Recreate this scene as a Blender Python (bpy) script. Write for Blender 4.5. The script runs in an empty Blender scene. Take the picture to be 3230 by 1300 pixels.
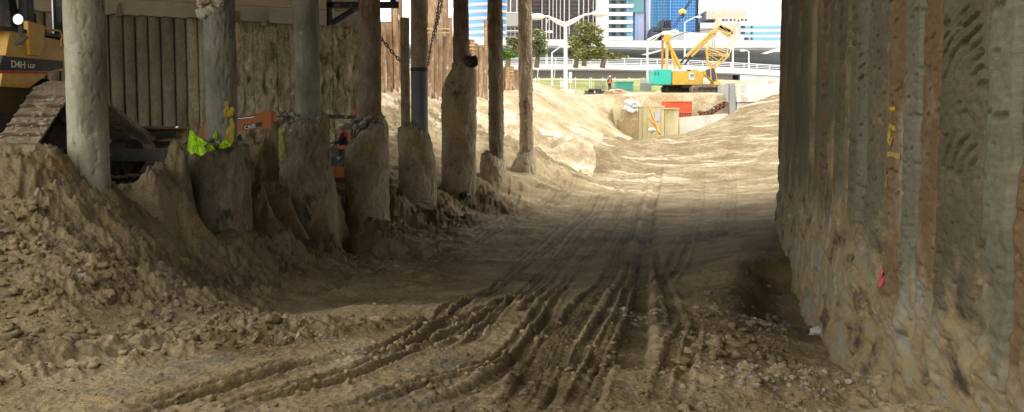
import bpy, math, random
import numpy as np
from mathutils import Vector, Matrix
random.seed(7)
R = math.radians
sc = bpy.context.scene
col = sc.collection
EYE = 3.0            # height of the camera over the trench floor further in
F, CX, CY = 3140.0, 1615.0, 650.0
TH = math.atan2(250.0, F)

# ---------------------------------------------------------------- where a thing stands, from its bearing and distance
def ray(px, py):
    u, v = (px-CX)/F, (CY-py)/F
    x = u; y = v*math.sin(TH)+math.cos(TH); z = v*math.cos(TH)-math.sin(TH)
    return x/y, z/y
def P(px, py, Y):
    a, b = ray(px, py)
    return Vector((a*Y, Y, EYE+b*Y))
def XX(px, Y, py=400): return ray(px, py)[0]*Y
def ZZ(py, Y): return EYE+ray(CX, py)[1]*Y

# ---------------------------------------------------------------- numpy noise
def _hash(ix, iy, iz, seed):
    h = (ix*374761393 + iy*668265263 + iz*1442695041 + seed*974634777) & 0xffffffff
    h = ((h ^ (h >> 13))*1274126177) & 0xffffffff
    return (h ^ (h >> 16)) & 0xffffffff
def noise3(x, y, z=0.0, seed=0):
    x, y, z = np.broadcast_arrays(np.asarray(x, float), np.asarray(y, float), np.asarray(z, float))
    fx, fy, fz = np.floor(x), np.floor(y), np.floor(z)
    ix, iy, iz = fx.astype(np.int64), fy.astype(np.int64), fz.astype(np.int64)
    x, y, z = x-fx, y-fy, z-fz
    u, v, w = x*x*x*(x*(x*6-15)+10), y*y*y*(y*(y*6-15)+10), z*z*z*(z*(z*6-15)+10)
    def g(a, b, c):
        h = _hash(ix+a, iy+b, iz+c, seed)
        gx = (h & 1023)/511.5-1; gy = ((h >> 10) & 1023)/511.5-1; gz = ((h >> 20) & 1023)/511.5-1
        return gx*(x-a)+gy*(y-b)+gz*(z-c)
    def L(a, b, t): return a+(b-a)*t
    if not np.any(z):
        return 1.4*L(L(g(0,0,0), g(1,0,0), u), L(g(0,1,0), g(1,1,0), u), v)
    return 1.4*L(L(L(g(0,0,0), g(1,0,0), u), L(g(0,1,0), g(1,1,0), u), v),
                 L(L(g(0,0,1), g(1,0,1), u), L(g(0,1,1), g(1,1,1), u), v), w)
def fbm(x, y, z=0.0, oct=4, seed=0, gain=.5):
    a, s, f = 1.0, 0.0, 1.0
    for i in range(oct):
        s = s + a*noise3(x*f, y*f, (z*f if np.any(z) else 0.0), seed+i*17); a *= gain; f *= 2.03
    return s
def smooth(a, b, x):
    t = np.clip((x-a)/(b-a), 0, 1); return t*t*(3-2*t)
def clods(x, y, cell, seed, dens=.6, rmin=.25, rmax=.62, p=.5):
    """height (in cell units) of lumps scattered over a plane"""
    ix, iy = np.floor(x/cell).astype(np.int64), np.floor(y/cell).astype(np.int64)
    out = np.zeros(np.shape(x))
    for a in (-1, 0, 1):
        for b in (-1, 0, 1):
            h = _hash(ix+a, iy+b, 5, seed); h2 = _hash(ix+a, iy+b, 9, seed+3)
            cx = (ix+a+(h & 1023)/1023.)*cell; cy = (iy+b+((h >> 10) & 1023)/1023.)*cell
            r = (rmin+(rmax-rmin)*(((h >> 20) & 1023)/1023.)**2)*cell
            on = ((h2 & 1023)/1023.) < dens
            ang = ((h2 >> 10) & 1023)/1023.*math.pi; q = .65+.5*((h2 >> 20) & 1023)/1023.
            dx, dy = x-cx, y-cy
            ax = (dx*np.cos(ang)+dy*np.sin(ang)); ay = (-dx*np.sin(ang)+dy*np.cos(ang))/q
            d = 1-(ax*ax+ay*ay)/(r*r)
            out = np.maximum(out, np.where(on & (d > 0), np.clip(d, 0, 1)**p*r*(.6+.5*q), 0))
    return out

# ---------------------------------------------------------------- meshes and objects
def wloc(o):
    v = Vector((0, 0, 0))
    while o is not None: v += o.location; o = o.parent
    return v
class MB:
    def __init__(s): s.v = []; s.f = []; s.sm = []
    def add(s, vs, fs, smooth=False):
        o = len(s.v); s.v += [tuple(v) for v in vs]
        s.f += [tuple(i+o for i in f) for f in fs]; s.sm += [smooth]*len(fs); return s
    def box(s, c, size, rot=None, taper=1.0):
        hx, hy, hz = size[0]/2, size[1]/2, size[2]/2
        vs = [Vector((x*(taper if z > 0 else 1)*hx, y*(taper if z > 0 else 1)*hy, z*hz)) for z in (-1, 1) for y in (-1, 1) for x in (-1, 1)]
        if rot is not None: vs = [rot @ v for v in vs]
        c = Vector(c); vs = [v+c for v in vs]
        return s.add(vs, [(0,2,3,1), (4,5,7,6), (0,1,5,4), (2,6,7,3), (0,4,6,2), (1,3,7,5)])
    def span(s, a, b):          # box between two corners
        a, b = Vector(a), Vector(b)
        return s.box((a+b)/2, [abs(b[i]-a[i]) for i in range(3)])
    def bar(s, a, b, w, h=None, up=(0,0,1)):
        a, b = Vector(a), Vector(b); d = (b-a); L = d.length
        if L < 1e-6: return s
        d.normalize(); up = Vector(up)
        if abs(d.dot(up)) > .98: up = Vector((0,1,0))
        x = d.cross(up).normalized(); z = x.cross(d).normalized()
        m = Matrix((x, d, z)).transposed()
        return s.box((a+b)/2, (w, L, h or w), m)
    def tube(s, pts, r, n=8, cap=True):
        pts = [Vector(p) for p in pts]; rs = r if isinstance(r, (list, tuple)) else [r]*len(pts)
        rings = []; prev = None
        for i, p in enumerate(pts):
            d = (pts[min(i+1, len(pts)-1)]-pts[max(i-1, 0)]).normalized()
            up = prev if prev is not None else (Vector((0,0,1)) if abs(d.z) < .95 else Vector((1,0,0)))
            x = d.cross(up)
            if x.length < 1e-4: x = d.cross(Vector((0,1,0)))
            x.normalize(); y = x.cross(d).normalized(); prev = y
            rings.append([p+(x*math.cos(t)+y*math.sin(t))*rs[i] for t in [2*math.pi*k/n for k in range(n)]])
        vs = [v for rg in rings for v in rg]; fs = []
        for i in range(len(pts)-1):
            for k in range(n):
                fs.append((i*n+k, i*n+(k+1) % n, (i+1)*n+(k+1) % n, (i+1)*n+k))
        s.add(vs, fs, True)
        if cap:
            s.add(rings[0], [tuple(range(n))]); s.add(rings[-1], [tuple(reversed(range(n)))])
        return s
    def prism(s, poly, fn, d0, d1):     # poly of (a,b); fn(a,b,d)->point
        n = len(poly)
        vs = [fn(a, b, d0) for a, b in poly]+[fn(a, b, d1) for a, b in poly]
        return s.add(vs, [tuple(range(n)), tuple(reversed(range(n, 2*n)))]+[(i, i+n, (i+1) % n+n, (i+1) % n) for i in range(n)])
    def blob(s, c, r, seed=0, rough=.25, sub=2, sq=(1,1,1)):
        vs, fs = ICO[sub]
        v = np.array(vs); n = noise3(v[:,0]*1.3+seed*3.1, v[:,1]*1.3, v[:,2]*1.3+seed*1.7+.01, seed)
        n += .5*noise3(v[:,0]*3+seed, v[:,1]*3, v[:,2]*3+.3, seed+5)
        v = v*(1+rough*2*n)[:, None]*np.array(sq)*r+np.array(c)
        return s.add(v.tolist(), fs, sub >= 3)
    def build(s, name, mat, parent=None):
        me = bpy.data.meshes.new(name)
        o = wloc(parent)
        if parent is None and s.v:      # origin at the base of the thing itself
            a = np.array(s.v); o = Vector(((a[:,0].min()+a[:,0].max())/2, (a[:,1].min()+a[:,1].max())/2, a[:,2].min()))
        me.from_pydata([(v[0]-o.x, v[1]-o.y, v[2]-o.z) for v in s.v], [], s.f)
        me.polygons.foreach_set('use_smooth', s.sm)
        me.validate(); me.update()
        ob = bpy.data.objects.new(name, me); col.objects.link(ob)
        if mat is not None: me.materials.append(mat)
        if parent is not None:
            ob.parent = parent
        else: ob.location = o
        return ob
def _ico():
    out = {}
    import bmesh
    for k in (1, 2, 3):
        bm = bmesh.new(); bmesh.ops.create_icosphere(bm, subdivisions=k, radius=1)
        bm.verts.ensure_lookup_table()
        out[k] = ([tuple(v.co) for v in bm.verts], [tuple(v.index for v in f.verts) for f in bm.faces]); bm.free()
    return out
ICO = _ico()
def grid_mesh(name, VX, VY, VZ, mat, parent=None, smooth=True, flip=False, wrap=False):
    """VX.. arrays (rows, cols) of world coordinates"""
    nr, nc = VX.shape
    o = wloc(parent)
    co = np.stack([VX-o[0], VY-o[1], VZ-o[2]], -1).reshape(-1, 3)
    idx = np.arange(nr*nc).reshape(nr, nc)
    if wrap: idx = np.concatenate([idx, idx[:, :1]], 1)
    q = np.stack([idx[:-1,:-1], idx[:-1,1:], idx[1:,1:], idx[1:,:-1]], -1).reshape(-1, 4)
    if flip: q = q[:, ::-1]
    me = bpy.data.meshes.new(name)
    me.vertices.add(len(co)); me.vertices.foreach_set('co', co.ravel())
    me.loops.add(q.size); me.loops.foreach_set('vertex_index', q.ravel().astype(np.int32))
    me.polygons.add(len(q)); me.polygons.foreach_set('loop_start', np.arange(0, q.size, 4, dtype=np.int32))
    me.polygons.foreach_set('use_smooth', np.full(len(q), smooth))
    me.update(calc_edges=True)
    ob = bpy.data.objects.new(name, me); col.objects.link(ob)
    if mat is not None: me.materials.append(mat)
    if parent is not None: ob.parent = parent
    return ob
def tag(o, label=None, cat=None, group=None, kind=None):
    if label: o['label'] = label
    if cat: o['category'] = cat
    if group: o['group'] = group
    if kind: o['kind'] = kind
    return o
def empty(name, loc, label, cat, group=None):
    e = bpy.data.objects.new(name, None); col.objects.link(e); e.location = loc; e.empty_display_size = .2
    e.matrix_world = Matrix.Translation(Vector(loc))
    return tag(e, label, cat, group)
def text_obj(name, s, size, origin, xdir, ydir, mat, parent, ext=.004, bold=0.0):
    cu = bpy.data.curves.new(name, 'FONT'); cu.body = s; cu.size = size; cu.extrude = ext; cu.offset = bold
    t = bpy.data.objects.new(name, cu); col.objects.link(t)
    bpy.context.view_layer.update()
    me = bpy.data.meshes.new_from_object(t); bpy.data.objects.remove(t)
    x = Vector(xdir).normalized(); y = Vector(ydir); y = (y-x*y.dot(x)).normalized(); z = x.cross(y)
    m = Matrix((x, y, z)).transposed().to_4x4(); m.translation = Vector(origin)
    if parent: m = Matrix.Translation(-wloc(parent)) @ m
    me.transform(m); me.materials.clear(); me.materials.append(mat)
    ob = bpy.data.objects.new(name, me); col.objects.link(ob)
    if parent: ob.parent = parent
    return ob

# ---------------------------------------------------------------- materials
def mat(name, cols, scale=2.0, stretch=(1,1,1), rough=.85, bump=.25, bscale=25, metal=0, spots=None, speck=.15, bdist=.02, spec=.3, pos=None, emit=None, bstretch=None):
    m = bpy.data.materials.new(name); m.use_nodes = True
    nt = m.node_tree; N = nt.nodes; Lk = nt.links; N.clear()
    out = N.new('ShaderNodeOutputMaterial'); bs = N.new('ShaderNodeBsdfPrincipled'); Lk.new(bs.outputs[0], out.inputs[0])
    bs.inputs['Roughness'].default_value = rough; bs.inputs['Metallic'].default_value = metal
    bs.inputs['Specular IOR Level'].default_value = spec
    cols = [cols] if not isinstance(cols[0], (tuple, list)) else list(cols)
    tc = N.new('ShaderNodeTexCoord'); mp = N.new('ShaderNodeMapping'); mp.inputs['Scale'].default_value = stretch
    Lk.new(tc.outputs['Object'], mp.inputs[0])
    c = None
    def rgb(k): return (*k, 1)
    if len(cols) > 1:
        n = N.new('ShaderNodeTexNoise'); n.inputs['Scale'].default_value = scale; n.inputs['Detail'].default_value = 7; n.inputs['Roughness'].default_value = .62
        Lk.new(mp.outputs[0], n.inputs['Vector'])
        r = N.new('ShaderNodeValToRGB'); e = r.color_ramp.elements
        ps = pos or [.34+.32*i/(len(cols)-1) for i in range(len(cols))]
        e[0].position = ps[0]; e[0].color = rgb(cols[0]); e[1].position = ps[-1]; e[1].color = rgb(cols[-1])
        for i in range(1, len(cols)-1):
            k = e.new(ps[i]); k.color = rgb(cols[i])
        Lk.new(n.outputs[0], r.inputs[0]); c = r.outputs[0]
    else:
        v = N.new('ShaderNodeRGB'); v.outputs[0].default_value = rgb(cols[0]); c = v.outputs[0]
    for sp in (spots or []):        # (colour, scale, stretch, lo, hi)
        m2 = N.new('ShaderNodeMapping'); m2.inputs['Scale'].default_value = sp[2]; Lk.new(tc.outputs['Object'], m2.inputs[0])
        m2.inputs['Location'].default_value = (sp[1]*3.3, 7.7, sp[3]*11)
        n2 = N.new('ShaderNodeTexNoise'); n2.inputs['Scale'].default_value = sp[1]; n2.inputs['Detail'].default_value = 6; n2.inputs['Roughness'].default_value = .65
        Lk.new(m2.outputs[0], n2.inputs['Vector'])
        mr = N.new('ShaderNodeMapRange'); mr.inputs[1].default_value = sp[3]; mr.inputs[2].default_value = sp[4]; Lk.new(n2.outputs[0], mr.inputs[0])
        mx = N.new('ShaderNodeMix'); mx.data_type = 'RGBA'; mx.inputs['B'].default_value = rgb(sp[0])
        Lk.new(mr.outputs[0], mx.inputs['Factor']); Lk.new(c, mx.inputs['A']); c = mx.outputs['Result']
    n3 = N.new('ShaderNodeTexNoise'); n3.inputs['Scale'].default_value = bscale; n3.inputs['Detail'].default_value = 5; n3.inputs['Roughness'].default_value = .7
    if bstretch:
        m3 = N.new('ShaderNodeMapping'); m3.inputs['Scale'].default_value = bstretch; Lk.new(tc.outputs['Object'], m3.inputs[0]); Lk.new(m3.outputs[0], n3.inputs['Vector'])
    else: Lk.new(mp.outputs[0], n3.inputs['Vector'])
    if speck:
        mr = N.new('ShaderNodeMapRange'); mr.inputs[1].default_value = .3; mr.inputs[2].default_value = .7
        mr.inputs[3].default_value = 1-speck; mr.inputs[4].default_value = 1+speck; Lk.new(n3.outputs[0], mr.inputs[0])
        mx = N.new('ShaderNodeMix'); mx.data_type = 'RGBA'; mx.blend_type = 'MULTIPLY'; mx.inputs['Factor'].default_value = 1
        Lk.new(c, mx.inputs['A']); Lk.new(mr.outputs[0], mx.inputs['B']); c = mx.outputs['Result']
    if bump:
        b = N.new('ShaderNodeBump'); b.inputs['Strength'].default_value = bump; b.inputs['Distance'].default_value = bdist
        Lk.new(n3.outputs[0], b.inputs['Height']); Lk.new(b.outputs[0], bs.inputs['Normal'])
    Lk.new(c, bs.inputs['Base Color'])
    if emit:
        bs.inputs['Emission Color'].default_value = rgb(emit[0]); bs.inputs['Emission Strength'].default_value = emit[1]
    return m
def plain(name, c, rough=.5, metal=0, dirt=.12, dcol=(.25,.19,.12), scale=4, spec=.4):
    return mat(name, [c, tuple(x*.85 for x in c)], scale=scale, rough=rough, metal=metal, bump=.05, bscale=40, speck=.06, spec=spec,
               spots=[(dcol, scale*.8, (1,1,1), .62-dirt, .80)] if dirt else None)
# ================================================================ the ground: one sheet, shaped by survey points
CP = []
def c_px(*a):
    for px, py, Y in a:
        p = P(px, py, Y); CP.append((p.x, p.y, p.z-EYE))
def c_w(*a): CP.extend(a)
# wet, rutted haul road under the deck
c_px((1700,1295,5.6),(2300,1290,5.9),(1000,1290,5.7),(300,1290,5.7),(1600,1100,7.6),(2200,1080,8.3),(1150,1120,7.4),(700,1130,7.4),(300,1160,7.2),
     (1500,950,12.5),(1900,920,13.5),(1150,960,12.3),(1400,830,21.3),(1800,810,22.6),(2150,850,18.6),(1650,725,30),(1950,705,32),(2250,700,31.5),
     (1850,620,41),(2150,620,41),(2400,620,41),(1850,560,54),(2100,555,55),(2420,545,56),(1950,500,62),(2250,490,63),(2440,480,63))
c_w((0,-6,-1.5),(-5,-6,-1.5),(5,-6,-1.5),(0,0,-1.55),(-3,0,-1.5),(3,0,-1.5),(-3,3,-1.65),(0,3,-1.65),(2,3,-1.6),(-8,3,-1.5),(-16,3,-1.2),(-14,-6,-1.3),
    (-40,0,-1),(-40,30,-1),(40,0,-1.5),(40,30,-1.5),(-60,90,3),(60,90,4),(12,40,-2.6),(20,60,-1.5),(30,50,0))
# ramp and dunes beyond the deck
c_px((2000,455,72),(1700,480,60),(2200,420,74),(2440,420,70),(1960,452,78),(2080,444,80),(2200,408,83),(2020,450,81),(2140,430,82),(2320,350,86),(2440,305,88),(2520,290,90),(2200,450,68),(2440,360,80),
     (1690,440,60),(1760,450,60),(1600,450,51),(1850,440,66),(1900,455,66),(1700,350,72),(1690,262,84),(1800,298,88),(1760,330,80),(1850,400,76),(1920,440,75),
     (1880,330,92),(1960,308,95),(2300,300,97),(2200,301,97),(2110,301,96),(2000,303,97),(1850,303,97),(1850,300,103),(1760,285,100),(2420,294,104),(2300,294,103),(2110,294,103),(2000,298,103),(1780,300,96),(2200,294,106),
     (1700,300,104),(2250,250,130),(2450,262,118),(1900,248,130),(1700,246,130),(2100,246,130),(1900,285,108),(2050,285,108),(2250,286,110),(1720,280,108))
c_w((0,200,6),(60,200,6),(-60,200,7),(0,420,6),(200,420,8),(-200,420,8),(0,1500,8),(-600,1500,8),(600,1500,8),(90,120,5),(-40,130,5))
# floor of the formwork pit
c_px((2000,448,90.5),(2100,452,90.5),(2220,440,90.5),(2000,425,92.5),(2120,425,92.8),(2250,415,92.8),(2000,330,94.6),(2120,330,94.8),(2250,330,94.8))
# sand banks on the far left outside
c_px((1240,300,50),(1340,330,51),(1210,237,54),(1130,250,52),(1330,420,47),(1250,430,44),(1100,470,40),(1520,380,57),(1600,400,58),(1600,350,64),(1660,300,70),(1450,300,60),(1540,300,68),(1350,240,62),(1450,240,75))
# bench behind the columns
c_px((480,545,24),(400,560,21.5),(640,540,27),(860,548,33),(950,555,32),(1060,578,30.5),(1240,560,34),(1080,560,33),(1385,570,37),(1490,540,41),(1590,500,46),(1500,470,48))
c_w((-11,18,-1.05),(-9,20,-1.05),(-8,24,-1.1),(-14,22,-.9),(-10,28,-1.3),(-15,34,-1.2),(-10,37,-1.6),(-8,16.8,-.95),(-10,15.5,-.5),(-13,15,-.5))
# crest of the bank along the columns
c_px((0,462,14.3),(60,462,14.4),(130,462,14.5),(200,480,14.8),(273,592,15.0),(330,585,15.3),(380,600,16.2),(430,566,17.1),(500,517,17.9),(552,486,18.3),(580,470,18.5),
     (830,590,21.5),(880,550,22.5),(1060,595,25.3),(1240,585,29.5),(1390,600,33.5),(1520,560,38),(1550,555,40),(1600,548,42),(1660,540,45),(1720,550,46.5),(1770,570,47.5))
c_px((500,530,18.6),(500,548,19.4),(400,600,17.3),(400,600,18.2),(450,575,18.4),(545,500,18.9),(545,520,19.8),(578,490,19.3),(460,614,16.7),(525,606,17.0),(580,598,17.4),(560,770,16.5),(480,750,15.6),(560,680,17.1),(470,680,16.2),(340,560,16.4),(340,560,17.5),(330,580,18.5))
# face of the bank
c_px((0,620,13.2),(0,800,11.3),(0,980,9.6),(100,600,13.4),(100,760,12.0),(120,920,10.3),(250,700,13.4),(300,850,11.8),(320,980,10.5),(330,620,14.9),(360,660,14.5),(400,720,14.2),
     (480,860,13.2),(600,780,16.2),(620,900,13.9),(690,760,18.0),(760,850,16.4),
     (860,700,20.9),(840,705,20.9),(1065,690,24.9),(1245,655,28.9),(1385,625,33.0),(1480,665,34),(1540,600,38.5),(1600,600,40.5))
for pts_, y_ in ((((598,715),(692,745),(795,752)),18.85),(((885,695),(963,735),(1045,765)),23.2),(((1090,665),(1158,685),(1232,700)),27.1),(((1258,625),(1317,642),(1384,650)),31.3),(((1392,600),(1448,618),(1505,630)),35.3),(((1510,572),(1554,574),(1595,578)),39.7),(((1610,547),(1650,549),(1696,556)),44.3)):
    c_px(*[(a_, b_, y_) for a_, b_ in pts_])
c_px((600,712,18.1),(650,738,18.1),(740,752,18.0),(882,700,22.3),(935,728,22.3),(1000,752,22.3),(1088,668,26.2),(1135,686,26.2),(1200,702,26.2),(1256,628,30.5),(1300,642,30.5),(1390,600,34.5),(820,640,21.1),(1062,640,24.9),(1243,618,29.2))
# foot of the bank
c_px((0,1090,8.4),(200,1075,8.9),(400,1050,9.8),(600,1020,11.2),(880,990,14.7),(1000,925,17.2),(1091,868,19.5),(1254,806,23.6),(1380,755,27.2),(1500,715,30.6),(1630,668,35.8),(1700,640,39),(1800,598,46),(760,845,16.9),(840,830,18.2),(1060,825,20.9),(1180,760,24.4),(1330,705,28.9))
# ridge and water-filled trench at the foot of the pile wall
c_px((2445,712,23.2),(2380,820,17.2),(2310,900,14.3),(2250,985,12.0),(2400,700,25),(2320,800,19),(2240,900,15.2),(2180,960,12.8),
     (2420,880,14.9),(2400,960,13.2),(2440,1010,12.4),(2500,900,15.2),(2540,990,13.3),(2465,780,20),(2470,1060,10.7),(2600,1070,11.0),(2600,1130,9.6),(2750,1190,8.0),
     (2900,1235,6.4),(3050,1240,5.3),(3200,1270,4.4),(2800,1295,6.1),(2450,1240,6.9),(2450,1150,8.3))
CP = np.array(CP)
def _q(X, Y):
    W = np.where(Y > -4, Y+6, 2.0)
    return X/W*3.2, np.log(W)*2.2
_cx, _cy = _q(CP[:,0], CP[:,1])
_A = np.sqrt((_cx[:,None]-_cx)**2+(_cy[:,None]-_cy)**2+.0009)
_n = len(CP)
_M = np.zeros((_n+3, _n+3)); _M[:_n,:_n] = _A-np.eye(_n)*.0
_M[:_n,_n] = 1; _M[:_n,_n+1] = _cx; _M[:_n,_n+2] = _cy; _M[_n:,:_n] = _M[:_n,_n:].T
_w = np.linalg.lstsq(_M, np.concatenate([CP[:,2], [0,0,0]]), rcond=None)[0]
def base_h(X, Y):
    X = np.asarray(X, float); Y = np.asarray(Y, float); sh = X.shape
    a, b = _q(X.ravel(), Y.ravel()); out = np.empty(a.shape)
    for i in range(0, len(a), 60000):
        A, B = a[i:i+60000], b[i:i+60000]
        out[i:i+60000] = np.sqrt((A[:,None]-_cx)**2+(B[:,None]-_cy)**2+.0009) @ _w[:_n]+_w[_n]+_w[_n+1]*A+_w[_n+2]*B
    out = out.reshape(sh)
    # crest of the bank along the column row stays below the line seen between the columns
    cap = np.interp(Y, [18.9,20.2,21.5,25,29.5,33,38,46], [.3,-1.05,-1.22,-1.42,-1.72,-2.0,-1.85,-1.9]); row = np.interp(Y, [15.3,19.4,23.8,27.7,32,36,40.3,45], [-6.53,-5.67,-4.89,-3.94,-2.98,-1.83,-.64,.64])
    k = smooth(row-1.6, row-.9, X)*(Y > 18.9)*(1-smooth(44, 47, Y))*(X < 4)
    return np.where(out > cap, out*(1-k)+(cap+.15*(out-cap))*k, out)+EYE
def floor_pt(px, py):
    a, b = ray(px, py); Ys = np.linspace(3, 70, 600); h = base_h(a*Ys, Ys); z = EYE+b*Ys
    k = np.argmax(z < h); return np.array([a*Ys[k], Ys[k]])
# ruts: (px polyline, half width, depth, berm, cleat amplitude, cleat pitch)
RUT_LINES = [
 # px polyline, offsets of the parallel grooves (m), half width, depth, berm, cleat, pitch
 ([(300,1330),(464,1292),(953,1154),(1204,1103),(1354,1041),(1542,928),(1755,752),(1868,627),(1885,560)], (-.09,.09), .055, .060, .030, .010, .11),
 ([(650,1340),(828,1266),(1128,1178),(1317,1091),(1567,965),(1806,752),(1905,627),(1925,560)], (-.08,.07), .050, .045, .024, .010, .11),
 ([(1560,1340),(1668,1291),(1756,1128),(1856,965),(1956,803),(2006,677),(2031,600),(2035,520)], (-.11,.03), .065, .060, .028, .008, .10),
 ([(1700,1340),(1806,1166),(1906,1003),(1990,830),(2050,652),(2075,540)], (0,.13), .050, .050, .026, .006, .10),
 ([(1960,1200),(1994,1128),(2019,953),(2031,803),(2045,690),(2070,600),(2080,530)], (0,), .12, .085, .036, .008, .12),
 ([(2140,1040),(2132,1003),(2090,878),(2062,760),(2050,640)], (0,), .07, .06, .03, .0, .1),
 ([(1000,1340),(1300,1230),(1560,1150),(1660,1060),(1800,880),(1900,760),(1970,640)], (-.06,.07), .045, .040, .022, .010, .10),
 ([(1230,1345),(1420,1270),(1560,1200),(1650,1130),(1760,980)], (0,), .07, .045, .03, .01, .1),
 ([(1640,1000),(1700,930),(1790,820),(1900,700)], (0,), .05, .05, .025, .0, .1),
 ([(2200,1000),(2160,1200),(2120,1340)], (0,.12), .05, .035, .02, .008, .1),
 ([(2080,900),(2160,760),(2200,640),(2210,540)], (-.1,.1), .07, .06, .03, .006, .1),
 ([(2250,760),(2290,660),(2300,600),(2300,520)], (0,.2), .08, .06, .035, .0, .1),
 ([(900,930),(1200,850),(1450,775),(1640,690),(1780,610),(1850,550)], (0,.16), .07, .05, .035, .006, .1),
 ([(1480,740),(1620,680),(1750,600),(1810,560)], (0,.2), .09, .06, .04, .0, .1),
 ([(1700,800),(1830,690),(1940,600),(1960,540)], (0,.14), .06, .045, .025, .0, .1),
 ([(1380,1110),(1500,1040),(1680,900),(1800,790),(1930,690),(1975,600)], (-.06,.07), .045, .045, .024, .008, .10),
 ([(1840,1340),(1900,1180),(1950,1040),(1985,900)], (0,), .05, .035, .02, .008, .1),
 ([(1150,1120),(1400,1000),(1600,860),(1760,720),(1850,630)], (0,), .045, .035, .022, .008, .1),
]
RUTS = []
RUTW = []
for pl, offs_, hw, dp, bm, ca, cp in RUT_LINES:
    w = [floor_pt(*p) if p[1] < 1290 else np.array(P(p[0], p[1], F*1.62/(p[1]-400))[:2]) for p in pl]
    pts = []                                        # Catmull-Rom through the points
    w = [w[0]]+w+[w[-1]]
    for i in range(1, len(w)-2):
        for t in np.linspace(0, 1, 8, endpoint=False):
            a, b, c, d = w[i-1], w[i], w[i+1], w[i+2]
            pts.append(.5*((2*b)+(-a+c)*t+(2*a-5*b+4*c-d)*t*t+(-a+3*b-3*c+d)*t**3))
    pts.append(w[-2]); c0_ = np.array(pts); tg = np.gradient(c0_, axis=0); tg /= np.linalg.norm(tg, axis=1)[:, None]+1e-9; nr_ = np.stack([tg[:,1], -tg[:,0]], 1)
    for of_ in offs_:
        RUTS.append((pl, hw, dp, bm, ca, cp)); RUTW.append(c0_+nr_*of_)
def poly_dist(X, Y, pl):
    """distance to a polyline, arc length at the foot, side"""
    best = np.full(X.shape, 1e9); S = np.zeros(X.shape); T = np.zeros(X.shape); acc = 0
    for i in range(len(pl)-1):
        a, b = pl[i], pl[i+1]; d = b-a; L = math.hypot(*d)
        if L < 1e-6: continue
        t = np.clip(((X-a[0])*d[0]+(Y-a[1])*d[1])/(L*L), 0, 1)
        dx, dy = X-(a[0]+t*d[0]), Y-(a[1]+t*d[1]); q = dx*dx+dy*dy
        m = q < best
        best[m] = q[m]; S[m] = (acc+t*L)[m]; T[m] = ((dx*d[1]-dy*d[0])/L)[m]; acc += L
    return np.sqrt(best), S, T, acc
def spx(*a): return [np.array(P(px, py, Y)[:2]) for px, py, Y in a]
GROUSER = [np.array([-5.6, 4.6]), np.array([-4.4, 6.2]), np.array([-2.9, 8.3]), np.array([-1.2, 10.6])]
TRENCH = [(tuple(P(2447,830,16.6)[:2]), tuple(P(2440,985,12.9)[:2]), .42, .34)]
DAMP = None
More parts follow.
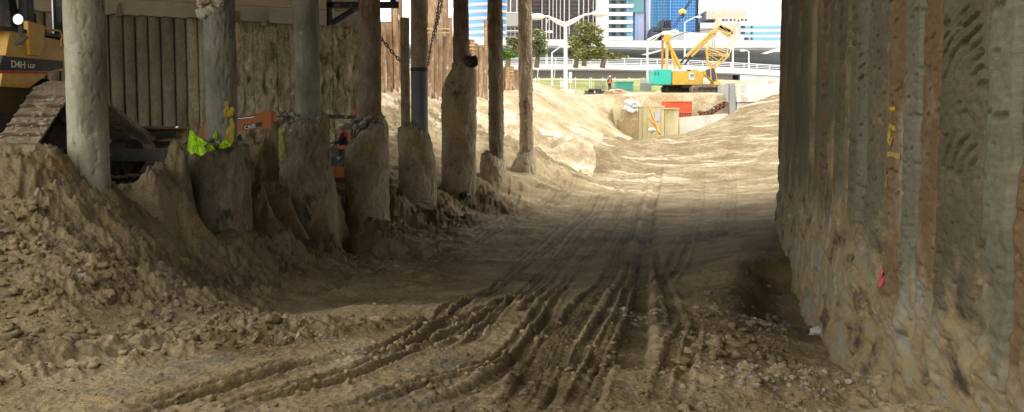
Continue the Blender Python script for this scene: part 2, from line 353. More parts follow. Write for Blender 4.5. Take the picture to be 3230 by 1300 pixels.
def height(X, Y):
    h = base_h(X, Y)
    e = .25; gx = (base_h(X+e, Y)-h)/e; gy_ = (base_h(X, Y+e)-h)/e; slope = np.hypot(gx, gy_*smooth(12, 15, Y)*(1-smooth(40, 48, Y)))
    bank = smooth(.18, .45, slope)*(Y < 60)*(Y > 4)
    left = bank*(X < 2.5)
    far = smooth(48, 62, Y)*(1-.8*smooth(86, 93, Y)); near = 1-smooth(14, 40, Y)
    # broad undulation
    h = h+.07*fbm(X*.33, Y*.33, oct=3, seed=1)*(.35+2.2*far+.6*bank)+.05*fbm(X*1.1, Y*1.1, oct=3, seed=3)*(.45+.5*bank+far)
    wx, wy = X+.25*noise3(X*.8, Y*.8, 0, 61), Y+.25*noise3(X*.8, Y*.8, 0, 62)
    # gullies down the bank
    u = wx*.35+wy*.94; v = wx*.94-wy*.35
    gl = fbm(u*1.25, v*.28, oct=3, seed=21); h = h+left*(.22*(-np.abs(gl)+.05))*smooth(8, 13, Y)
    rg = 1-2*np.abs(fbm(wx*1.3, wy*1.3, oct=4, seed=25, gain=.55)); h = h+left*.22*(np.minimum(rg-.45, .10))*smooth(.18,.5,slope)*(.45+.5*smooth(15,18,Y))-.06*left*smooth(14,16,Y)
    sk_ = noise3((X*.55+Y*.83)*7.0, (X*.83-Y*.55)*.9, 0, 27); h = h+left*near*.035*sk_+left*.02*noise3((X*.55+Y*.83)*17.0, (X*.83-Y*.55)*2.0, 0, 28)
    rg = 1-2*np.abs(fbm(wx*4.3, wy*4.3, oct=3, seed=26, gain=.6)); h = h+left*.085*(rg-.3)
    far_b = smooth(14, 17, Y); gl2 = fbm(u*4.2+.6*v, v*.7, oct=3, seed=22); h = h+left*.10*gl2*smooth(8, 13, Y); ls = smooth(-1.0, -3.0, X+.02*Y-1.2)*smooth(15, 19, Y)*(1-smooth(44, 48, Y)); h = h+ls*(.09*fbm(u*5.5-v*1.2, v*.6+u*.2, oct=3, seed=23)-.10*np.abs(fbm(u*2.4, v*2.4, oct=3, seed=29))+.05*fbm(u*13-v*3, v*1.3, oct=2, seed=24))
    # ledge steps and dug blocks on the near bank
    st = fbm(X*.9, Y*.9, oct=2, seed=31); h = h+left*.10*np.abs(st)*near
    # lumps, three sizes
    m1 = smooth(-.15, .35, fbm(X*.55, Y*.55, oct=2, seed=41)+.30*left)
    nearbank = left*(1-smooth(13, 17, Y))
    lowb = 1-smooth(11.6, 13.2, Y+.5*noise3(X*.7, Y*.7, 0, 66)+.12*(X+5)); nearbank = nearbank*(.10+.9*lowb)
    lump = clods(wx, wy, .42, 11, .28, .18, .36, .35)*nearbank*m1*.6
    lump = np.maximum(lump, clods(wx, wy, .2, 12, .55, .2, .55)*(.03+.45*nearbank)*(m1*.8+.2))
    lump = np.maximum(lump, clods(wx, wy, .085, 13, .6, .25, .6)*(.09+.6*nearbank)*(.35+m1*.65))
    h = h+lump*(1-far*.6)*np.where(Y < 45, 1, .5)*.85
    # worn, churned floor
    fl = (1-bank)
    ch = fbm(X*2.6, Y*1.5, oct=4, seed=51, gain=.55); h = h+fl*.028*ch*smooth(4, 9, Y)
    rid = np.abs(fbm(X*3.6+.3*Y, Y*3.6, oct=3, seed=53)); h = h-fl*.022*(rid-.3)*(1+1.2*smooth(20, 35, Y))
    # broad washboard across the road further in
    h = h+fl*smooth(14, 20, Y)*(1-smooth(52, 60, Y))*.030*np.abs(fbm(X*.8, Y*3.4, oct=3, seed=55))
    mask = smooth(-.6, .3, fbm(X*.6, Y*.6, oct=2, seed=71))
    # ruts
    for (pl, hw, dp, bm_, ca, cp), w in zip(RUTS, RUTW):
        lo, hi = w.min(0)-1.2, w.max(0)+1.2
        k = (X > lo[0]) & (X < hi[0]) & (Y > lo[1]) & (Y < hi[1])
        if not k.any(): continue
        x, y = X[k], Y[k]
        d, s, t, L = poly_dist(x+.02*noise3(x*1.5, y*1.5, 0, 81), y, w)
        d = d+.010*noise3(x*6, y*6, 0, 82)
        sc_ = 1+.55*smooth(12, 34, y)
        fade = (.95 if dp > .06 else .7)*smooth(0, 1.0, s)*smooth(0, 1.5, L-s)*(.65+.45*mask[k])
        prof = -dp*(1-smooth(hw*.85*sc_, hw*1.15*sc_, d))+bm_*np.exp(-((d-hw*1.65*sc_)/(hw*.42*sc_))**2)*(1+.5*noise3(x*5, y*5, 0, 83)+.35*noise3(x*15, y*15, 0, 84))
        rib = ca*np.sin(s*2*math.pi/cp+.4*np.sign(t))*(1-smooth(hw*.6, hw*1.2, d))
        bt = ca*.35*np.sin(s*2*math.pi/cp)*np.exp(-((d-hw*1.5)/(hw*.35))**2)
        h[k] += (prof+rib+bt)*fade
        if DAMP is not None: DAMP[k] = np.maximum(DAMP[k], fade*(1-smooth(hw*.7*sc_, hw*1.3*sc_, d))*.9)
    # broad crawler print with grouser ribs in the left foreground
    k = (Y < 13) & (Y > 3) & (X < 1) & (X > -9)
    x, y = X[k], Y[k]
    d, s, t, L = poly_dist(x+.1*noise3(x*.9, y*.9, 0, 91), y+.1*noise3(x*.9, y*.9, 0, 92), np.array(GROUSER))
    ang = s+t*.10
    ridge = np.abs(((ang/.19) % 1)-.5)*2
    inside = 1-smooth(.42, .56, d+.07*noise3(x*3, y*3, 0, 93)); brk = .45+.55*smooth(-.4, .3, noise3(x*1.3, y*1.3, 0, 94))
    h[k] += inside*(-.075+.075*smooth(.5, .9, ridge)*brk)+.085*np.exp(-((d-.66)/.13)**2)*(1+1.1*noise3(x*6, y*6, 0, 95)+.6*noise3(x*16, y*16, 0, 96))*smooth(0, .8, L-s)
    # grouser row continuing at the far side
    # heap in the right foreground
    c = P(2440, 1240, 6.6)
    r = np.hypot((X-c.x)/.8, (Y-c.y)/.45); h = h+.16*np.exp(-r*r)*(1+.5*fbm(X*6, Y*6, oct=3, seed=99))
    c = P(2650, 1230, 6.7); r = np.hypot((X-c.x)/.6, (Y-c.y)/.2); h = h+.07*np.exp(-r*r)
    for (ax_, ay_), (bx_, by_), wd, dpth in TRENCH:
        dd, _s, _t, _L = poly_dist(X, Y, [np.array([ax_, ay_]), np.array([bx_, by_])]) if True else None
        h = h-dpth*np.exp(-(dd/wd)**2)
    # break-up
    fine = 1-smooth(22, 34, Y)
    h = h+(.011+.028*left)*fbm(X*9, Y*9, oct=2, seed=101)*(1-smooth(40, 60, Y))+.010*fbm(X*26, Y*26, oct=2, seed=103)*fine
    # outside dunes: haul tracks and slumps
    h = h+far*(1-smooth(100, 106, Y))*(.16*fbm(X*.22, Y*.22, oct=4, seed=111)+.05*np.abs(fbm(X*.9+Y*.2, Y*.35, oct=4, seed=113)))
    ter = (Y > 58) & (Y < 96) & (X > 5)
    lane = X*.42-Y*.80+.5*noise3(X*.12, Y*.12, 0, 6)
    h = h+np.where(ter, .07*np.sin(lane*1.3+.8*noise3(X*.2, Y*.2, 0, 5))+.05*np.abs(np.sin(lane*2.9))+.04*fbm(X*1.2, Y*1.2, oct=3, seed=9), 0)*smooth(58, 64, Y)
    hb = P(1700, 455, 53); 
    for (px, py, Y0, r0, a0) in ((1700,470,52,2.2,.55),(1850,460,58,2.4,.65),(1790,545,49,2.0,.30),(1600,480,49,1.8,.35),(2000,430,70,2.5,.35)):
        c = P(px, py, Y0); r = np.hypot((X-c.x)/r0, (Y-c.y)/(r0*.8)); h = h+a0*np.exp(-r*r)*(1+.5*fbm(X*1.5, Y*1.5, oct=3, seed=int(Y0)))
    pad = smooth(93.2, 95, Y)*(1-smooth(105, 107, Y))*smooth(9, 12, X)*(1-smooth(24, 27, X)); h = h*(1-pad)+pad*(ZZ(297, 100)+.03*noise3(X, Y, 0, 5))
    return h
def ground_z(x, y):
    return float(height(np.array([[x]]), np.array([[y]]))[0, 0])

def lin(a, b, n): return list(np.linspace(a, b, n, endpoint=False))
Ys = lin(-40, 3.2, 36); y = 3.2
while y < 1500:
    Ys.append(y)
    st = max(.012*(max(y, 4.6)/5)**1.45, .012)
    if y > 50: st = .34+.02*(y-50)*(1 if y < 110 else 3)
    if y > 200: st = 40
    y += st
Ys = np.array(Ys)
ui = np.linspace(-.60, .56, 960)
uo = np.linspace(.0, 1, 40)[1:]
U = np.concatenate([-.60-uo[::-1]*.9, ui, .56+uo*.9]); ext = np.concatenate([-(uo[::-1]**3)*500, np.zeros(960), uo**3*500])
GX = U[None, :]*np.where(Ys > 1, Ys+3, 4.0)[:, None]+ext[None, :]; GY = np.repeat(Ys[:, None], len(U), 1)
DAMP = np.zeros(GX.shape); GZ = height(GX, GY); damp_and_shade = DAMP; DAMP = None
# the ground drops into the hidden side of the pile wall only where nothing shows
M_sand = mat('damp_sand', [(.185,.138,.072), (.295,.230,.130), (.395,.325,.205)], scale=.55, rough=.92, bump=.9, bscale=22, speck=.28, bdist=.04, spec=.15,
             spots=[((.205,.175,.13), .9, (1,1,1), .55, .68), ((.40,.27,.11), 1.7, (1,1,1), .60, .72), ((.13,.095,.055), .45, (1,.6,1), .56, .70), ((.40,.37,.34), 2.6, (1,1,1), .66, .72)])
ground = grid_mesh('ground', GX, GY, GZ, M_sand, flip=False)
at = ground.data.attributes.new('damp_and_shade', 'FLOAT', 'POINT')  # damp of ruts, trench and patches, plus deck shade painted on the mid floor
wl_d = np.abs(GX-(1.07+.223*GY)); dm = damp_and_shade
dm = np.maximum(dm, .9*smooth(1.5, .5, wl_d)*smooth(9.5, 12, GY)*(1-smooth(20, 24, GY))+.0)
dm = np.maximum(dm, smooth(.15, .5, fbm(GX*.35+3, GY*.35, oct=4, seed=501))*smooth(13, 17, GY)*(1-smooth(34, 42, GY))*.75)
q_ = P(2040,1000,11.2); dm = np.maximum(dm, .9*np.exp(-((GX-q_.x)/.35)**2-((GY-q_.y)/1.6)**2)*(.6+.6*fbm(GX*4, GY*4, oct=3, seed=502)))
dm = np.maximum(dm, .40*smooth(10, 20, GY+1.5*fbm(GX*.4, GY*.4, oct=3, seed=503)))  # overall darkening of the mid floor: the deck's shade put into the colour
dm = dm*(1-.85*smooth(38, 50, GY))  # damp and painted shade both fade out beyond the deck
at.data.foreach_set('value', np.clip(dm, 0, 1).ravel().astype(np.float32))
_nt = M_sand.node_tree; _bs = next(n for n in _nt.nodes if n.type == 'BSDF_PRINCIPLED'); _c = _bs.inputs['Base Color'].links[0].from_socket
_at = _nt.nodes.new('ShaderNodeAttribute'); _at.attribute_name = 'damp_and_shade'; _mx = _nt.nodes.new('ShaderNodeMix'); _mx.data_type = 'RGBA'; _mx.blend_type = 'MULTIPLY'
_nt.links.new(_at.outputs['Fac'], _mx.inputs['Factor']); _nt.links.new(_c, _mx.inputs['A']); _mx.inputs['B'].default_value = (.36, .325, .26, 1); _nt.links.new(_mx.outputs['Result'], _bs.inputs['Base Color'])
_mr = _nt.nodes.new('ShaderNodeMapRange'); _mr.inputs[3].default_value = .92; _mr.inputs[4].default_value = .8; _nt.links.new(_at.outputs['Fac'], _mr.inputs[0]); _nt.links.new(_mr.outputs[0], _bs.inputs['Roughness'])
tag(ground, 'rutted brown sand floor, bank and dunes of the excavation', kind='structure')
# dry pale sand outside the deck is a second material on the same sheet
M_dry = mat('dry_sand', [(.27,.205,.12), (.42,.345,.225), (.54,.475,.36)], scale=.35, stretch=(1,1,1), rough=.95, bump=.9, bscale=4.5, speck=.28, bdist=.16, spec=.1,
            spots=[((.36,.27,.15), .5, (1,1,1), .52, .66), ((.66,.62,.54), .35, (1,1,1), .58, .7), ((.26,.19,.11), 2.2, (1,1,1), .63, .69)])
ground.data.materials.append(M_dry)
M_ramp = mat('haul_ramp_sand', [(.16,.12,.065), (.25,.195,.115), (.35,.29,.185)], scale=.5, stretch=(1,1,1), rough=.95, bump=.9, bscale=4.5, speck=.30, bdist=.14, spec=.1, spots=[((.46,.40,.29), .4, (.5,2.2,1), .54, .62), ((.19,.135,.07), .5, (.5,2.4,1), .54, .64), ((.14,.10,.055), 2.6, (1,1.3,1), .62, .68)])
M_grass = mat('grass', [(.15,.17,.05), (.24,.25,.08), (.30,.29,.11)], scale=.3, rough=.95, bump=.5, bscale=6, speck=.3, bdist=.1)
ground.data.materials.append(M_grass); ground.data.materials.append(M_ramp); ground.data.materials.append(mat('pale_paving', [(.30,.30,.29), (.38,.38,.36)], scale=.1, rough=.9, bump=0))
_ny, _nx = GX.shape
cxm = (GX[:-1,:-1]+GX[1:,1:])/2; cym = (GY[:-1,:-1]+GY[1:,1:])/2; czm = (GZ[:-1,:-1]+GZ[1:,1:])/2
edge = 48+4.0*fbm(cxm*.18, cym*.18, oct=4, seed=201)+2*noise3(cxm*1.2, cym*1.2, 0, 4)-6*smooth(-2, -8, cxm)
mi = np.where(cym > edge, 3, 0); lim = 71+1.5*(cxm-2)*0+3.5*fbm(cxm*.15, cym*.15, oct=3, seed=207); isleft = cxm*F/cym+CX < 1880+4.2*(cym-60)+60*noise3(cxm*.25, cym*.25, 0, 12); mi = np.where((cym > edge+5) & isleft, 1, mi); mi = np.where(cym > 88, 1, mi); mi = np.where((cym > 107+2*noise3(cxm*.2, cym*.2, 0, 8)) & (cxm*F/cym+CX < 2125), 2, mi); mi = np.where(cym > 129, 4, mi)
ground.data.polygons.foreach_set('material_index', mi.ravel().astype(np.int32)); ground.data.update()

# loose lumps of soil lying on the bank and along the ruts
def soil_clods():
    rnd = np.random.default_rng(5); pts = []
    n = 4200; Yc = rnd.uniform(8.5, 13.2, n); Xc = rnd.uniform(-.56, -.2, n)*(Yc+1.5); pts.append(np.stack([Xc, Yc, rnd.uniform(0, 1, n)**5*.06+.009], 1))
    n = 1500; Yc = 4.9+rnd.uniform(0, 1, n)**1.6*16; Xc = rnd.uniform(-.5, .42, n)*(Yc+1); pts.append(np.stack([Xc, Yc, rnd.uniform(0, 1, n)**5*.028+.006], 1))
    for (pl, hw, dp, bm_, ca, cp), w in zip(RUTS, RUTW):
        w = w[w[:,1] < 22]
        if len(w) < 4: continue
        m = 60; k = rnd.uniform(0, len(w)-1.01, m); i = k.astype(int); q = w[i]*(1-(k-i))[:,None]+w[i+1]*(k-i)[:,None]; d = w[i+1]-w[i]; d /= np.linalg.norm(d, axis=1)[:,None]+1e-9
        off = rnd.choice([-1,1], m)*hw*rnd.uniform(1.2, 2.1, m)*1.2; q = q+np.stack([-d[:,1], d[:,0]], 1)*off[:,None]
        pts.append(np.concatenate([q, (rnd.uniform(0, 1, m)**3*.026+.008)[:,None]], 1))
    n = 900; k = rnd.uniform(0, 1, n); g = np.array(GROUSER); s_ = k*(len(g)-1.01); i = s_.astype(int); q = g[i]*(1-(s_-i))[:,None]+g[i+1]*(s_-i)[:,None]; d = g[i+1]-g[i]; d /= np.linalg.norm(d, axis=1)[:,None]
    off = rnd.choice([-1,1], n)*rnd.normal(.68, .09, n); q = q+np.stack([-d[:,1], d[:,0]], 1)*off[:,None]; pts.append(np.concatenate([q, (rnd.uniform(0, 1, n)**3*.035+.009)[:,None]], 1))
    n = 900; yw = rnd.uniform(4.6, 14, n); xw = 1.07+.223*yw-.45-rnd.uniform(0, 1, n)**1.5*1.1; pts.append(np.stack([xw, yw, rnd.uniform(0, 1, n)**3.5*.05+.010], 1))
    pts = np.concatenate(pts); keep = (pts[:,1] > 4.6) & (pts[:,0] < 1.07+.223*pts[:,1]-.3); pts = pts[keep]
    cl = fbm(pts[:,0]*.8, pts[:,1]*.8, oct=2, seed=77) > -.12; pts = pts[cl | (pts[:,2] < .03)]
    z = height(pts[:,0][:,None], pts[:,1][:,None])[:,0]
    V = []; Fs = []; o = 0
    for j, (x, y, r) in enumerate(pts):
        vs, fs = ICO[2 if r > .045 else 1]; v = np.array(vs); sd = j % 97
        nn = noise3(v[:,0]*1.2+sd, v[:,1]*1.2, v[:,2]*1.2+.3, 3)+.5*noise3(v[:,0]*2.6+sd, v[:,1]*2.6, v[:,2]*2.6+.7, 4)
        v = v*(1+.95*nn)[:,None]*np.array([rnd.uniform(.7,1.3), rnd.uniform(.7,1.3), rnd.uniform(.5,.95)])*r; a = rnd.uniform(0, 6.28); c, s = math.cos(a), math.sin(a)
        v = np.stack([v[:,0]*c-v[:,1]*s+x, v[:,0]*s+v[:,1]*c+y, v[:,2]+z[j]+r*.12], 1); V.append(v); Fs.append(np.array(fs)+o); o += len(v)
    V = np.concatenate(V); Fs = np.concatenate(Fs); me = bpy.data.meshes.new('soil_clods'); me.vertices.add(len(V)); me.vertices.foreach_set('co', V.ravel())
    me.loops.add(Fs.size); me.loops.foreach_set('vertex_index', Fs.ravel().astype(np.int32)); me.polygons.add(len(Fs)); me.polygons.foreach_set('loop_start', np.arange(0, Fs.size, 3, dtype=np.int32)); me.update(calc_edges=True)
    ob = bpy.data.objects.new('soil_clods', me); col.objects.link(ob); me.materials.append(M_sand); tag(ob, 'loose lumps of brown soil strewn over the bank and along the ruts', kind='stuff')
soil_clods()

pt = MB()
for (px, py, Y0, rx, ry, n) in ((2430,1235,6.6,.45,.25,330),(2700,1245,6.7,.5,.2,140),(2880,1250,6.0,.4,.2,70),(2010,1020,11.0,.35,.6,160),(900,1175,8.6,.5,.25,160),(700,1210,8.2,.4,.2,110)):
    c_ = P(px, py, Y0)
    xs_ = c_.x+np.random.default_rng(int(px)).normal(size=n)*rx*.6; ys_ = c_.y+np.random.default_rng(int(px)+1).normal(size=n)*ry*.6; z_ = height(xs_[:,None], ys_[:,None])[:,0]
    for j in range(n):
        r_ = random.random()**5*.026+.005; pt.blob((xs_[j], ys_[j], z_[j]+r_*.1), r_, j, .5, 1, (1,1,.7))
o_ = pt.build('pale_crumbs', mat('pale_grout_crumbs', [(.22,.185,.13), (.31,.285,.235), (.29,.24,.165)], scale=3, rough=.9, bump=.6), None); tag(o_, 'pale grey grout crumbs scattered over the near ground', kind='stuff')
# water standing in the trench by the wall
wc = P(2440, 905, 14.6); wz = ground_z(wc.x, wc.y)+.035
M_water = mat('muddy_water', (.05,.04,.028), rough=.10, bump=1, bscale=6, bdist=.05, spec=.35, speck=0, stretch=(1,3,1)); b = MB(); tx_, ty_ = np.meshgrid(np.linspace(-.5, .5, 21), np.linspace(-1.7, 1.9, 41)); wz = float(height(wc.x+tx_*.6-.0, wc.y+ty_).min())+.07
wdir = .223; b.add([(wc.x-.75-1.9*wdir, wc.y-1.9, wz), (wc.x+.9-1.9*wdir, wc.y-1.9, wz), (wc.x+.9+2.1*wdir, wc.y+2.1, wz), (wc.x-.75+2.1*wdir, wc.y+2.1, wz)], [(0,1,2,3)])
o_ = b.build('puddle', M_water, None); tag(o_, 'dark rippled puddle in the trench at the foot of the pile wall', kind='structure')
b = MB(); c_ = P(2578,1058,11.2); c_.z = ground_z(c_.x, c_.y); b.blob(c_+Vector((0,0,.04)), .085, 8, .2, 2, (1.1,.9,.8)); o_ = b.build('pale_stone', mat('pale_stone', [(.30,.30,.28), (.42,.42,.40)], scale=5, rough=.8, bump=.5), None); tag(o_, 'pale grey stone at the foot of the pile wall below the pink stroke', 'stone')
b = MB(); c_ = P(1465,592,35.2); c_.z = ground_z(c_.x, c_.y); b.blob(c_+Vector((0,0,.08)), .17, 18, .4, 2); o_ = b.build('dark_stone', mat('dark_stone', [(.03,.03,.035), (.30,.30,.32)], scale=4, rough=.8, bump=.5, pos=[.5,.62]), None); tag(o_, 'black and white stone on the bank under the tall domed jacket', 'stone')
# ================================================================ concrete and clay materials
M_pile = [
 mat('pile_grey', [(.075,.062,.036), (.135,.118,.072)], scale=1.2, stretch=(.35,.35,.5), bstretch=(.4,.4,1.0), rough=.9, bump=.8, bscale=30, speck=.26, bdist=.02,
     spots=[((.30,.22,.11), .9, (.3,.3,.6), .50, .66), ((.07,.06,.045), 7, (.3,.3,.6), .66, .72)]),
 mat('pile_orange', [(.11,.068,.03), (.16,.105,.05)], scale=1.1, stretch=(.35,.35,.4), bstretch=(.4,.4,1.0), rough=.9, bump=.5, bscale=34, speck=.2, bdist=.015,
     spots=[((.27,.25,.19), 1.1, (.3,.3,.5), .54, .70), ((.10,.07,.04), 6, (.3,.3,.6), .66, .74)]),
 mat('pile_olive', [(.075,.064,.038), (.13,.115,.075)], scale=1.3, stretch=(.35,.35,.4), bstretch=(.4,.4,1.0), rough=.9, bump=.6, bscale=28, speck=.22, bdist=.02,
     spots=[((.24,.16,.07), 1.3, (.3,.3,.5), .52, .66), ((.06,.055,.045), 5, (.3,.3,.8), .62, .72)]),
 mat('pile_pale', [(.10,.093,.062), (.155,.147,.105)], scale=1.6, stretch=(.35,.35,.4), bstretch=(.4,.4,1.0), rough=.88, bump=.5, bscale=32, speck=.22, bdist=.018,
     spots=[((.26,.22,.13), 1.0, (.3,.3,.6), .56, .72), ((.08,.07,.055), 9, (.3,.3,.6), .66, .72)])]
M_clay = mat('clay_smear', [(.22,.17,.09), (.36,.26,.11), (.34,.31,.24), (.22,.21,.18)], scale=1.5, stretch=(1,1,.55), rough=.85, bump=.8, bscale=24, speck=.25, bdist=.03,
     spots=[((.42,.41,.39), 1.9, (1,1,.45), .60, .68), ((.07,.055,.035), 3.1, (1,1,.8), .64, .72)])
M_earth = mat('earth_core', [(.2,.15,.09), (.28,.22,.14)], scale=1)
M_conc = mat('concrete_soffit', [(.52,.46,.33), (.66,.60,.46)], scale=.5, rough=.9, bump=.2, bscale=14, speck=.08, spots=[((.20,.16,.10), .7, (1,1,.4), .56, .72)])
M_deck = mat('deck_concrete', [(.26,.24,.2), (.36,.33,.28)], scale=.4, rough=.9)
M_paintY = plain('yellow_paint', (.36,.24,.015), .8, dirt=.16); M_paintP = plain('pink_paint', (.60,.06,.12), .8, dirt=.16)
M_lime = plain('lime_paint', (.36,.66,.015), .6, dirt=0)
DECK_Z = EYE+6.1
# ---------------------------------------------------------------- right hand secant pile wall
WD = Vector((.2177, .976, 0)); WN = Vector((-.976, .2177, 0))
edges = [-12,-10.5,-9,-7.5,-6,-4.6,-3.3,-2.2,-1.2,-.3,.6,1.5,2.3,3.1,3.80,4.26,5.24,5.78,6.33,7.01,8.1,8.98]
while edges[-1] < 23.6: edges.append(edges[-1]+random.choice((.38,.46,.55,.62)))
edges[-1] = 24.0
def wall_off(y, z):
    """how far the surface stands out towards the road at (distance y, height z)"""
    y = np.asarray(y, float); z = np.asarray(z, float)
    E = np.array(edges); i = np.clip(np.searchsorted(E, y, side='right')-1, 0, len(E)-2)
    t = (y-E[i])/(E[i+1]-E[i])*2-1
    rr = _hash(i.astype(np.int64), 3, 7, 5)/4294967296.
    far = smooth(8, 12, y)
    off = (rr-.5)*(.028+.04*far)+(.014+.04*far)*(np.sqrt(np.clip(1-t*t, 0, 1))-1)
    zz = z-EYE
    low = smooth(-.2, -1.3, zz+.5*noise3(y*.8, 3.3, 0, 9)-.25*(y < 3.9))           # lower, clay-smeared part
    off = off*(1-.55*low)
    off = off+.004*fbm(y*9, z*1.1, oct=2, seed=301)+(.010*fbm(y*2.2, z*8, oct=4, seed=302)-.020*smooth(.30, .46, fbm(y*5, z*11, oct=2, seed=309)))*smooth(11, 8, y)+.012*fbm(y*6, z*3, oct=3, seed=312)*smooth(8, 11, y)
    off = off+low*(.045*fbm(y*.7, z*2.4, oct=5, seed=303)+.032*np.abs(fbm(y*1.5, z*5.2, oct=4, seed=304))+.14*smooth(-1.5, -2.4, zz)*(.5+.5*smooth(12, 6, y)))
    hol = smooth(.38, .62, fbm(y*.8, z*2.2, oct=2, seed=305)); off = off-low*.06*hol
    # curved auger scars
    for (cy, cz, per, y0, y1, z0, z1, a) in ((4.15,3.12,.062,4.30,5.22,2.95,3.75,.026),(4.05,2.75,.060,4.34,5.22,2.35,3.02,.024),(4.6,3.95,.07,4.3,5.22,3.6,4.4,.020),(3.4,3.25,.09,3.82,4.24,2.2,3.6,.006),(6.5,3.0,.075,5.80,6.30,2.2,3.4,.014),(5.9,3.55,.085,5.80,6.30,3.3,4.2,.016),
                                      (8.6,2.9,.10,8.1,8.96,1.9,3.9,.022),(9.4,3.6,.12,9,10.6,2.2,4.6,.03),(12.5,3.2,.14,11.5,13,2.0,4.8,.035),(7.0,2.8,.08,6.35,7.0,2.2,3.4,.006)):
        rad = np.hypot((y-cy)*.30, (z-cz)*1.0)+.012*noise3(y*3, z*7, 0, 307)
        w = np.sin(rad*6.283/per+1.5*noise3(y*2, z*3, 0, 311)); m = smooth(y0, y0+.06, y)*(1-smooth(y1-.05, y1, y))*smooth(z0, z0+.1, z)*(1-smooth(z1-.1, z1, z))*smooth(-.15, .15, fbm(y*1.2+cy, z*3.0, oct=2, seed=308))
        off = off-a*m*smooth(.25, .8, w)*(1-low)
    return off
def wall_pt(y, z):
    o = wall_off(y, z)
    return 1.07+.223*y+WN.x*o, y+WN.y*o, z+0*y
wall = empty('pile_wall', (1.07+.223*4, 4, 0), 'tall secant pile wall of muddy grey and orange concrete along the right of the road', 'retaining wall')
wall['kind'] = 'thing'
zs = np.concatenate([np.linspace(-.6, 6.6, 330), np.linspace(6.7, DECK_Z+.2, 8)])
zn = np.concatenate([np.linspace(-.6, .2, 20), np.linspace(.21, 4.5, 560), np.linspace(4.53, 6.6, 60), np.linspace(6.7, DECK_Z+.2, 8)])
types = {3.1:1, 3.80:3, 4.26:0, 5.24:1, 5.78:3, 6.33:1, 7.01:2, 8.1:3, 8.98:2, 2.3:3, 1.5:0}
MW = {}
def two_tone(base):
    """pile face above, clay smear low down, mixed by a ragged height line"""
    if base.name in MW: return MW[base.name]
    m = base.copy(); m.name = base.name+'_wall'; nt = m.node_tree; N = nt.nodes; Lk = nt.links
    bs = next(n for n in N if n.type == 'BSDF_PRINCIPLED'); c = bs.inputs['Base Color'].links[0].from_socket
    tc = N.new('ShaderNodeTexCoord'); sx = N.new('ShaderNodeSeparateXYZ'); Lk.new(tc.outputs['Object'], sx.inputs[0])
    n = N.new('ShaderNodeTexNoise'); n.inputs['Scale'].default_value = .9; n.inputs['Detail'].default_value = 7; n.inputs['Roughness'].default_value = .7
    Lk.new(tc.outputs['Object'], n.inputs[0])
    ad = N.new('ShaderNodeMath'); ad.operation = 'MULTIPLY_ADD'; ad.inputs[1].default_value = 3.0; Lk.new(n.outputs[0], ad.inputs[0]); Lk.new(sx.outputs[2], ad.inputs[2])
    mr = N.new('ShaderNodeMapRange'); mr.inputs[1].default_value = 3.75; mr.inputs[2].default_value = 3.35; Lk.new(ad.outputs[0], mr.inputs[0])
    # clay colours
    mp = N.new('ShaderNodeMapping'); mp.inputs['Scale'].default_value = (.42,.42,1.15); Lk.new(tc.outputs['Object'], mp.inputs[0])
    n2 = N.new('ShaderNodeTexNoise'); n2.inputs['Scale'].default_value = 2.0; n2.inputs['Detail'].default_value = 8; n2.inputs['Roughness'].default_value = .68; Lk.new(mp.outputs[0], n2.inputs[0])
    r = N.new('ShaderNodeValToRGB'); e = r.color_ramp.elements
    e[0].position = .38; e[0].color = (.05,.04,.026,1); e[1].position = .67; e[1].color = (.36,.35,.315,1)
    for p_, c_ in ((.44,(.165,.13,.075,1)), (.485,(.25,.185,.09,1)), (.53,(.20,.175,.12,1)), (.58,(.25,.215,.14,1)), (.63,(.19,.195,.18,1))):
        k = e.new(p_); k.color = c_
    Lk.new(n2.outputs[0], r.inputs[0])
    mx = N.new('ShaderNodeMix'); mx.data_type = 'RGBA'; Lk.new(mr.outputs[0], mx.inputs['Factor']); Lk.new(c, mx.inputs['A']); Lk.new(r.outputs[0], mx.inputs['B'])
    Lk.new(mx.outputs['Result'], bs.inputs['Base Color']); MW[base.name] = m
    return m
for i in range(len(edges)-1):
    a, b = edges[i], edges[i+1]
    vis = b > 2.5
    n = max(8, int((b-a)*(44 if a < 9 else 26))) if vis else 5
    yy = np.linspace(a+.004, b-.004, n); zz_ = (zn if b < 9 else zs) if vis else zs[::12]
    Y2, Z2 = np.meshgrid(yy, zz_)
    X2, Y3, Z3 = wall_pt(Y2, Z2)
    # the joint between piles is a recessed return
    for cc in (0, -1):
        X2[:, cc] += .10*.976; Y3[:, cc] -= .10*.2177
    mt = types.get(round(a, 2)); mt = [2, 0, 2, 2, 0, 2, 1][i % 7] if mt is None else mt
    grid_mesh('pile', X2, Y3, Z3, two_tone(M_pile[mt]), wall, flip=True)
core = MB()
a, b = Vector((1.07-.223*12, -12, -1)), Vector((1.07+.223*23.7, 23.7, -1)); q = Vector((.976, -.2177, 0))
core.prism([(0, 0), (1, 0), (1, 1), (0, 1)], lambda s, t, d: (a+(b-a)*s)+q*(.35+d)+Vector((0, 0, t*(DECK_Z+1.2))), 0, 1.2)
core.span((b.x+.3, 22.6, -1), (40, 23.6, DECK_Z+.2))  # unseen return wall off the far end, blocks light from the right
core.build('backing', M_earth, wall)
